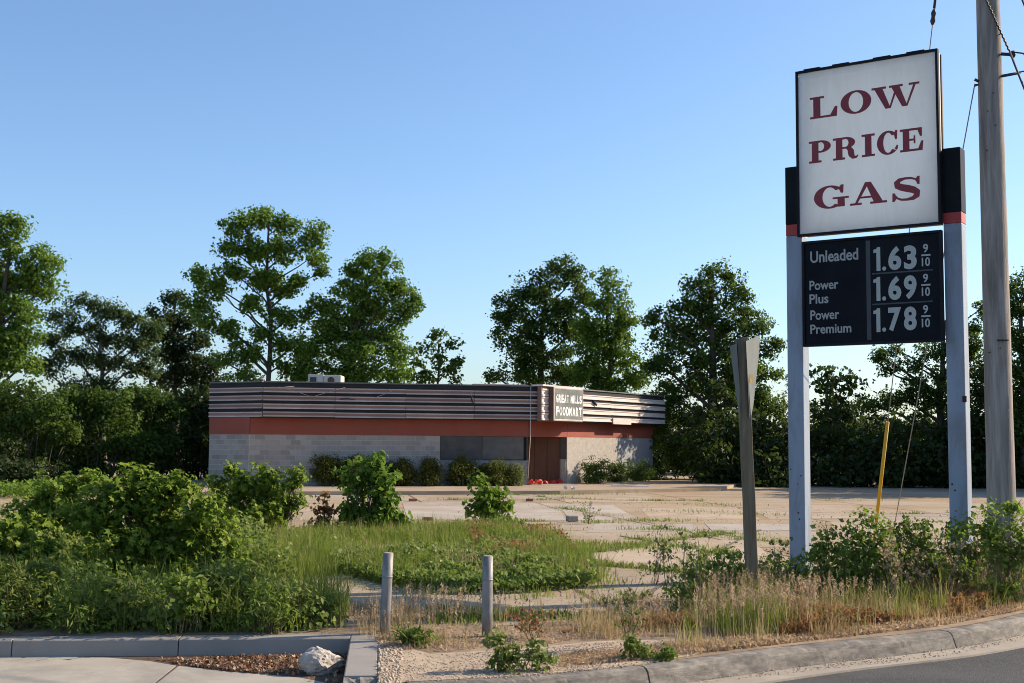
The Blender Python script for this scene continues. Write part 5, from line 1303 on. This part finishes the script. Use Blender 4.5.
# ================================================================== GRASSES
mound = [(255, 592), (300, 584), (345, 572), (395, 588), (450, 594), (520, 592), (575, 588), (604, 581), (596, 568), (575, 552), (545, 536), (505, 528), (430, 527), (340, 530), (270, 535), (235, 560)]
clump_grass('green_grass', 'mound of tall green grass and weeds on the lot', mound, 1250, 26, .10, .38, .0045, 'grass_green', .12, .7, 1.4, 3)
clump_grass('dry_grass', 'straw coloured stalks mixed into the green mound', mound, 260, 14, .2, .42, .003, 'grass_dry', .08, .6, 1.6, 46)
def cover(name, label, cat, poly, N, hgt, leaf, mat, shape=QUAD, patch=0, seed=2, pscale=1.2, z=0.0):
    p = scatter(poly, N, z, patch, pscale, seed)
    g = np.random.default_rng(seed + 9); ph = g.uniform(0, 6.28, 8); dr_ = g.normal(size=(8, 2)) * 2.2
    f = sum(np.sin(dr_[i, 0] * p[:, 0] + dr_[i, 1] * p[:, 1] + ph[i]) for i in range(8)) / 4
    p[:, 2] += hgt * rng.random(N) ** .7 * np.clip(.75 + .5 * f, .15, 1.5)
    v = np.clip(.5 + .2 * f + rng.normal(0, .22, N), 0, 1)
    return mesh_obj(name, np_mesh(name, leaf_arr(p, leaf, shape, .6), 0, shape[1], v), M[mat], None, label=label, cat=cat, kind='stuff')
clump_grass('green_grass', 'scattered grass tufts fringing the green mound', [(250, 596), (345, 588), (395, 598), (520, 602), (600, 598), (640, 582), (615, 560), (580, 540), (540, 527), (430, 523), (330, 526)], 240, 16, .05, .2, .0045, 'grass_green', .10, .9, 2.2, 44)
cover('ground_cover', 'low leafy plants along the front of the grass mound', 'ground cover', [(330, 572), (395, 589), (450, 595), (520, 594), (580, 590), (600, 582), (560, 565), (450, 560), (360, 560)], 15000, .26, .07, 'leaf_weed', seed=5)
cover('ground_cover', 'broad leaved weeds scattered through the grass mound', 'ground cover', mound, 9000, .24, .06, 'leaf_weed', seed=6, patch=.8, pscale=1.5)
cover('ground_cover', 'brownish seed weeds at the back of the grass mound', 'ground cover', [(480, 560), (580, 560), (560, 535), (505, 530), (460, 532)], 2500, .32, .05, 'dock_red', seed=7, patch=.8, pscale=1.5)
clump_grass('green_grass', 'long green grass among the weeds behind the left kerb', [(-60, 634), (340, 632), (345, 600), (300, 580), (240, 560), (100, 560), (-60, 560)], 420, 24, .25, .6, .004, 'grass_green', .07, .5, 1.5, 8)
cover('ground_cover', 'small leaved weeds filling the strip behind the left kerb', 'ground cover', [(-60, 635), (345, 633), (350, 612), (280, 595), (-60, 590)], 6000, .22, .055, 'leaf_weed', seed=9, patch=.6)
clump_grass('dry_grass', 'sparse dry grass around the bollards', [(340, 632), (380, 645), (430, 652), (500, 650), (580, 642), (690, 636), (700, 615), (640, 610), (560, 622), (500, 618), (420, 612), (350, 600)], 130, 18, .10, .30, .0026, 'grass_dry', .06, 1.2, 2.4, 12)
clump_grass('dry_grass', 'thick dry tan grass behind the right kerb', [(655, 652), (720, 652), (800, 642), (900, 630), (1040, 607), (1040, 590), (900, 604), (800, 606), (700, 612), (650, 628)], 430, 22, .10, .34, .0026, 'grass_dry', .06, .9, 2.0, 14)
clump_grass('green_grass', 'green grass tufts in the dry strip behind the right kerb', [(690, 645), (800, 636), (900, 624), (1040, 602), (1040, 588), (900, 602), (800, 606), (700, 612)], 300, 20, .14, .50, .0035, 'grass_green', .06, .8, 2.0, 17)
def seedheads(name, label, poly, N, hgt, mat, seed):
    p = scatter(poly, N, 0, .7, 1.6, seed); h = hgt * rng.uniform(.65, 1.2, N)
    st_ = blades(p, h, np.full(N, .0022), .15)
    tips = st_[:, 4]
    vv = rng.random(N)
    k = 11
    pts = np.repeat(tips, k, 0) + np.stack([rng.normal(0, .007, N * k), rng.normal(0, .007, N * k), -np.tile(np.arange(k), N) * .010], 1)
    a = st_.reshape(-1, 3); lv = leaf_arr(pts, .034, LONG, 0.0)
    verts = np.concatenate([a, lv.reshape(-1, 3)])
    f1 = (np.arange(N)[:, None, None] * 5 + np.array(BF)[None]).reshape(-1, 3)
    f2 = (np.arange(N * k)[:, None, None] * 4 + np.array(LONG[1])[None]).reshape(-1, 3) + N * 5
    F_ = np.concatenate([f1, f2]).astype(np.int32)
    me = bpy.data.meshes.new(name); me.vertices.add(len(verts)); me.vertices.foreach_set('co', verts.reshape(-1).astype(np.float32))
    me.loops.add(F_.size); me.loops.foreach_set('vertex_index', F_.reshape(-1)); me.polygons.add(len(F_)); me.polygons.foreach_set('loop_start', np.arange(len(F_), dtype=np.int32) * 3)
    at = me.attributes.new('v', 'FLOAT', 'FACE'); at.data.foreach_set('value', np.concatenate([np.repeat(vv, 3), np.repeat(np.repeat(vv, k), 2)]).astype(np.float32))
    me.update(calc_edges=True)
    mesh_obj(name, me, M[mat], None, label=label, cat='grass', kind='stuff')
seedheads('seed_grass', 'pinkish seed heads standing in the dry roadside grass', [(690, 645), (800, 635), (860, 625), (1030, 603), (1030, 592), (960, 598), (860, 605), (700, 610)], 620, .42, 'grass_seed', 15)
seedheads('seed_grass', 'thin seed heads around the bollards', [(350, 632), (430, 645), (600, 636), (690, 630), (640, 614), (520, 616), (400, 608)], 240, .30, 'grass_seed', 16)
cover('ground_cover', 'rusty red dock and low green leaves behind the right kerb', 'ground cover', [(780, 640), (850, 632), (950, 620), (1035, 600), (1035, 584), (950, 598), (850, 606), (790, 612)], 12000, .22, .045, 'dock_red', seed=18, patch=.4)
cover('ground_cover', 'rusty low weeds in the dry grass left of the post', 'ground cover', [(560, 634), (640, 634), (700, 630), (690, 618), (610, 624)], 1500, .12, .04, 'dock_red', seed=19, patch=.8, pscale=2.5)
cover('ground_cover', 'green leaves carpeting the ground under the sign bushes', 'ground cover', [(660, 618), (760, 606), (900, 600), (1040, 584), (1040, 560), (900, 574), (760, 590), (680, 600)], 12000, .35, .055, 'leaf_weed', seed=20, patch=.5)
cover('ground_cover', 'weeds low under the left saplings', 'ground cover', [(-60, 600), (240, 600), (300, 590), (250, 550), (100, 540), (-60, 545)], 24000, .65, .07, 'leaf_weed', seed=21)
cover('ground_cover', 'thin grassy fringe along the left edge of the lot', 'ground cover', [(-60, 500), (60, 499), (130, 497), (130, 493), (-60, 493)], 4000, .5, .12, 'leaf_gum', seed=22)
# tufts growing from the cracks
def tufts():
    pts = []
    for ci, c in enumerate(CR):
        path = cr([G(x, y)[:2] for x, y in c], 16)
        for p in path:
            if random.random() < .62: continue
            n_ = random.randint(6, 70)
            pts.append(np.concatenate([np.array(p) + np.random.normal(0, [.16, .06], (n_, 2)), np.zeros((n_, 1))], 1))
    for x, y, n_, sx in [(575, 545, 700, 1.0), (615, 549, 500, 1.2), (640, 547, 300, .8), (655, 521, 300, .7), (600, 523, 160, .5), (545, 500, 160, .5), (465, 500, 160, .5), (450, 500, 120, .3), (455, 622, 400, .35), (520, 618, 300, .4), (560, 618, 400, .45), (700, 536, 200, 1.0), (720, 505, 120, 1.), (770, 515, 120, 1.), (690, 512, 100, 1.), (590, 494, 160, 1.2), (560, 495, 160, .8), (650, 530, 200, .6), (835, 500, 100, 1.5)]:
        g_ = G(x, y)
        pts.append(np.concatenate([g_[:2] + np.random.normal(0, [sx * .7, sx * .35], (n_, 2)), np.zeros((n_, 1))], 1))
    p = np.concatenate(pts); N = len(p)
    p[:, 2] = .0
    h = rng.uniform(.02, .12, N); v = np.clip(rng.normal(.5, .3, N), 0, 1)
    mesh_obj('crack_weeds', np_mesh('crack_weeds', blades(p, h, np.full(N, .007), .8), 0, BF, v), M['grass_green'], None, label='small weed tufts growing from cracks in the lot', cat='weeds', kind='stuff')
tufts()
# pebbles and leaf litter
def pebbles(name, label, poly, N, size, mat, z, seed):
    p = scatter(poly, N, z, .4, 3.0, seed)
    T_ = np.array([[1, 0, 0], [0, 1, 0], [-1, 0, 0], [0, -1, 0], [0, 0, .8], [0, 0, -.4]]) + 0.0
    s = size * rng.uniform(.35, 1.5, N) ** 1.3
    a = rng.uniform(0, 6.28, N); ca, sa = np.cos(a), np.sin(a)
    Tv = T_[None] * (1 + rng.uniform(-.35, .35, (N, 6, 3)))
    x = Tv[:, :, 0] * ca[:, None] - Tv[:, :, 1] * sa[:, None]; y = Tv[:, :, 0] * sa[:, None] + Tv[:, :, 1] * ca[:, None]
    V = p[:, None] + np.stack([x, y, Tv[:, :, 2]], 2) * s[:, None, None]
    F_ = [(0, 1, 4), (1, 2, 4), (2, 3, 4), (3, 0, 4), (1, 0, 5), (2, 1, 5), (3, 2, 5), (0, 3, 5)]
    mesh_obj(name, np_mesh(name, V, 0, F_, rng.random(N)), M[mat], None, label=label, cat='pebbles', kind='stuff')
pebbles('pebbles', 'loose pale pebbles on the gravel patch', gpoly, 4500, .0075, 'pebble', .013, 31)
pebbles('pebbles', 'orange brown stones beside the broken kerb end', [(379, 640), (402, 645), (400, 690), (377, 690)], 500, .014, 'pebble', .012, 32)
litp = scatter([(150, 660), (250, 657), (352, 655), (352, 690), (325, 690), (300, 677), (225, 671)], 2600, RZ + .002, .3, 3, 33); litp[:, 2] += rng.uniform(0, .025, len(litp))
mesh_obj('leaf_litter', np_mesh('leaf_litter', leaf_arr(litp, .035, QUAD, .8, .5), 0, QUAD[1], rng.random(len(litp))), M['litter'], None, label='brown dead leaves along the foot of the left kerb', cat='leaf litter', kind='stuff')

cover('ground_cover', 'straw and dead leaves lying along the right kerb', 'ground cover', [(560, 668), (650, 660), (800, 642), (935, 627), (1030, 609), (1030, 602), (930, 619), (800, 634), (640, 650), (560, 655)], 7000, .04, .05, 'grass_seed', shape=LONG, seed=40, z=.008)
cover('ground_cover', 'sparse straw on the soil around the bollards', 'ground cover', [(385, 650), (440, 652), (600, 640), (690, 636), (690, 612), (520, 616), (345, 604)], 4000, .03, .045, 'grass_seed', shape=LONG, seed=41, patch=.5, z=.008)

for lb, bp, tp, ln, mt in [('pale dry stalk rising between the pale flowering and twiggy bushes', (893, 612), 532, 2, 'grass_seed'), ('dry stalk at the left rim of the twiggy bush', (900, 610), 548, -2, 'grass_seed'), ('dry stalk in the middle of the twiggy bush', (918, 608), 540, 3, 'grass_seed'),
                           ('bare stalk in front of the right sign post', (950, 604), 548, 0, 'grass_seed'), ('bare stalk just left of the utility pole', (975, 600), 545, 2, 'grass_seed'), ('dry stalk at the right edge by the kerb', (1012, 604), 550, 2, 'dock_red'),
                           ('wispy green stalk left of the leaning wooden post', (706, 614), 552, -6, 'leaf_weed'), ('wispy green stalk right of the leaning wooden post', (772, 608), 548, 4, 'leaf_weed'), ('leafy stalk in front of the left sign post', (806, 606), 556, 2, 'leaf_vine')]:
    stalk(lb, bp, tp, ln, 6, mt)

pebbles('pebbles', 'grit lying in the gutter along the right kerb', [(640, 690), (800, 672), (935, 658), (1030, 638), (1030, 630), (935, 650), (800, 666), (640, 684)], 900, .007, 'pebble', RZ + .01, 35)
pebbles('pebbles', 'small stones scattered over the lot', [(380, 600), (620, 600), (900, 560), (980, 515), (600, 498), (420, 500), (560, 545)], 1800, .016, 'pebble', .006, 36)
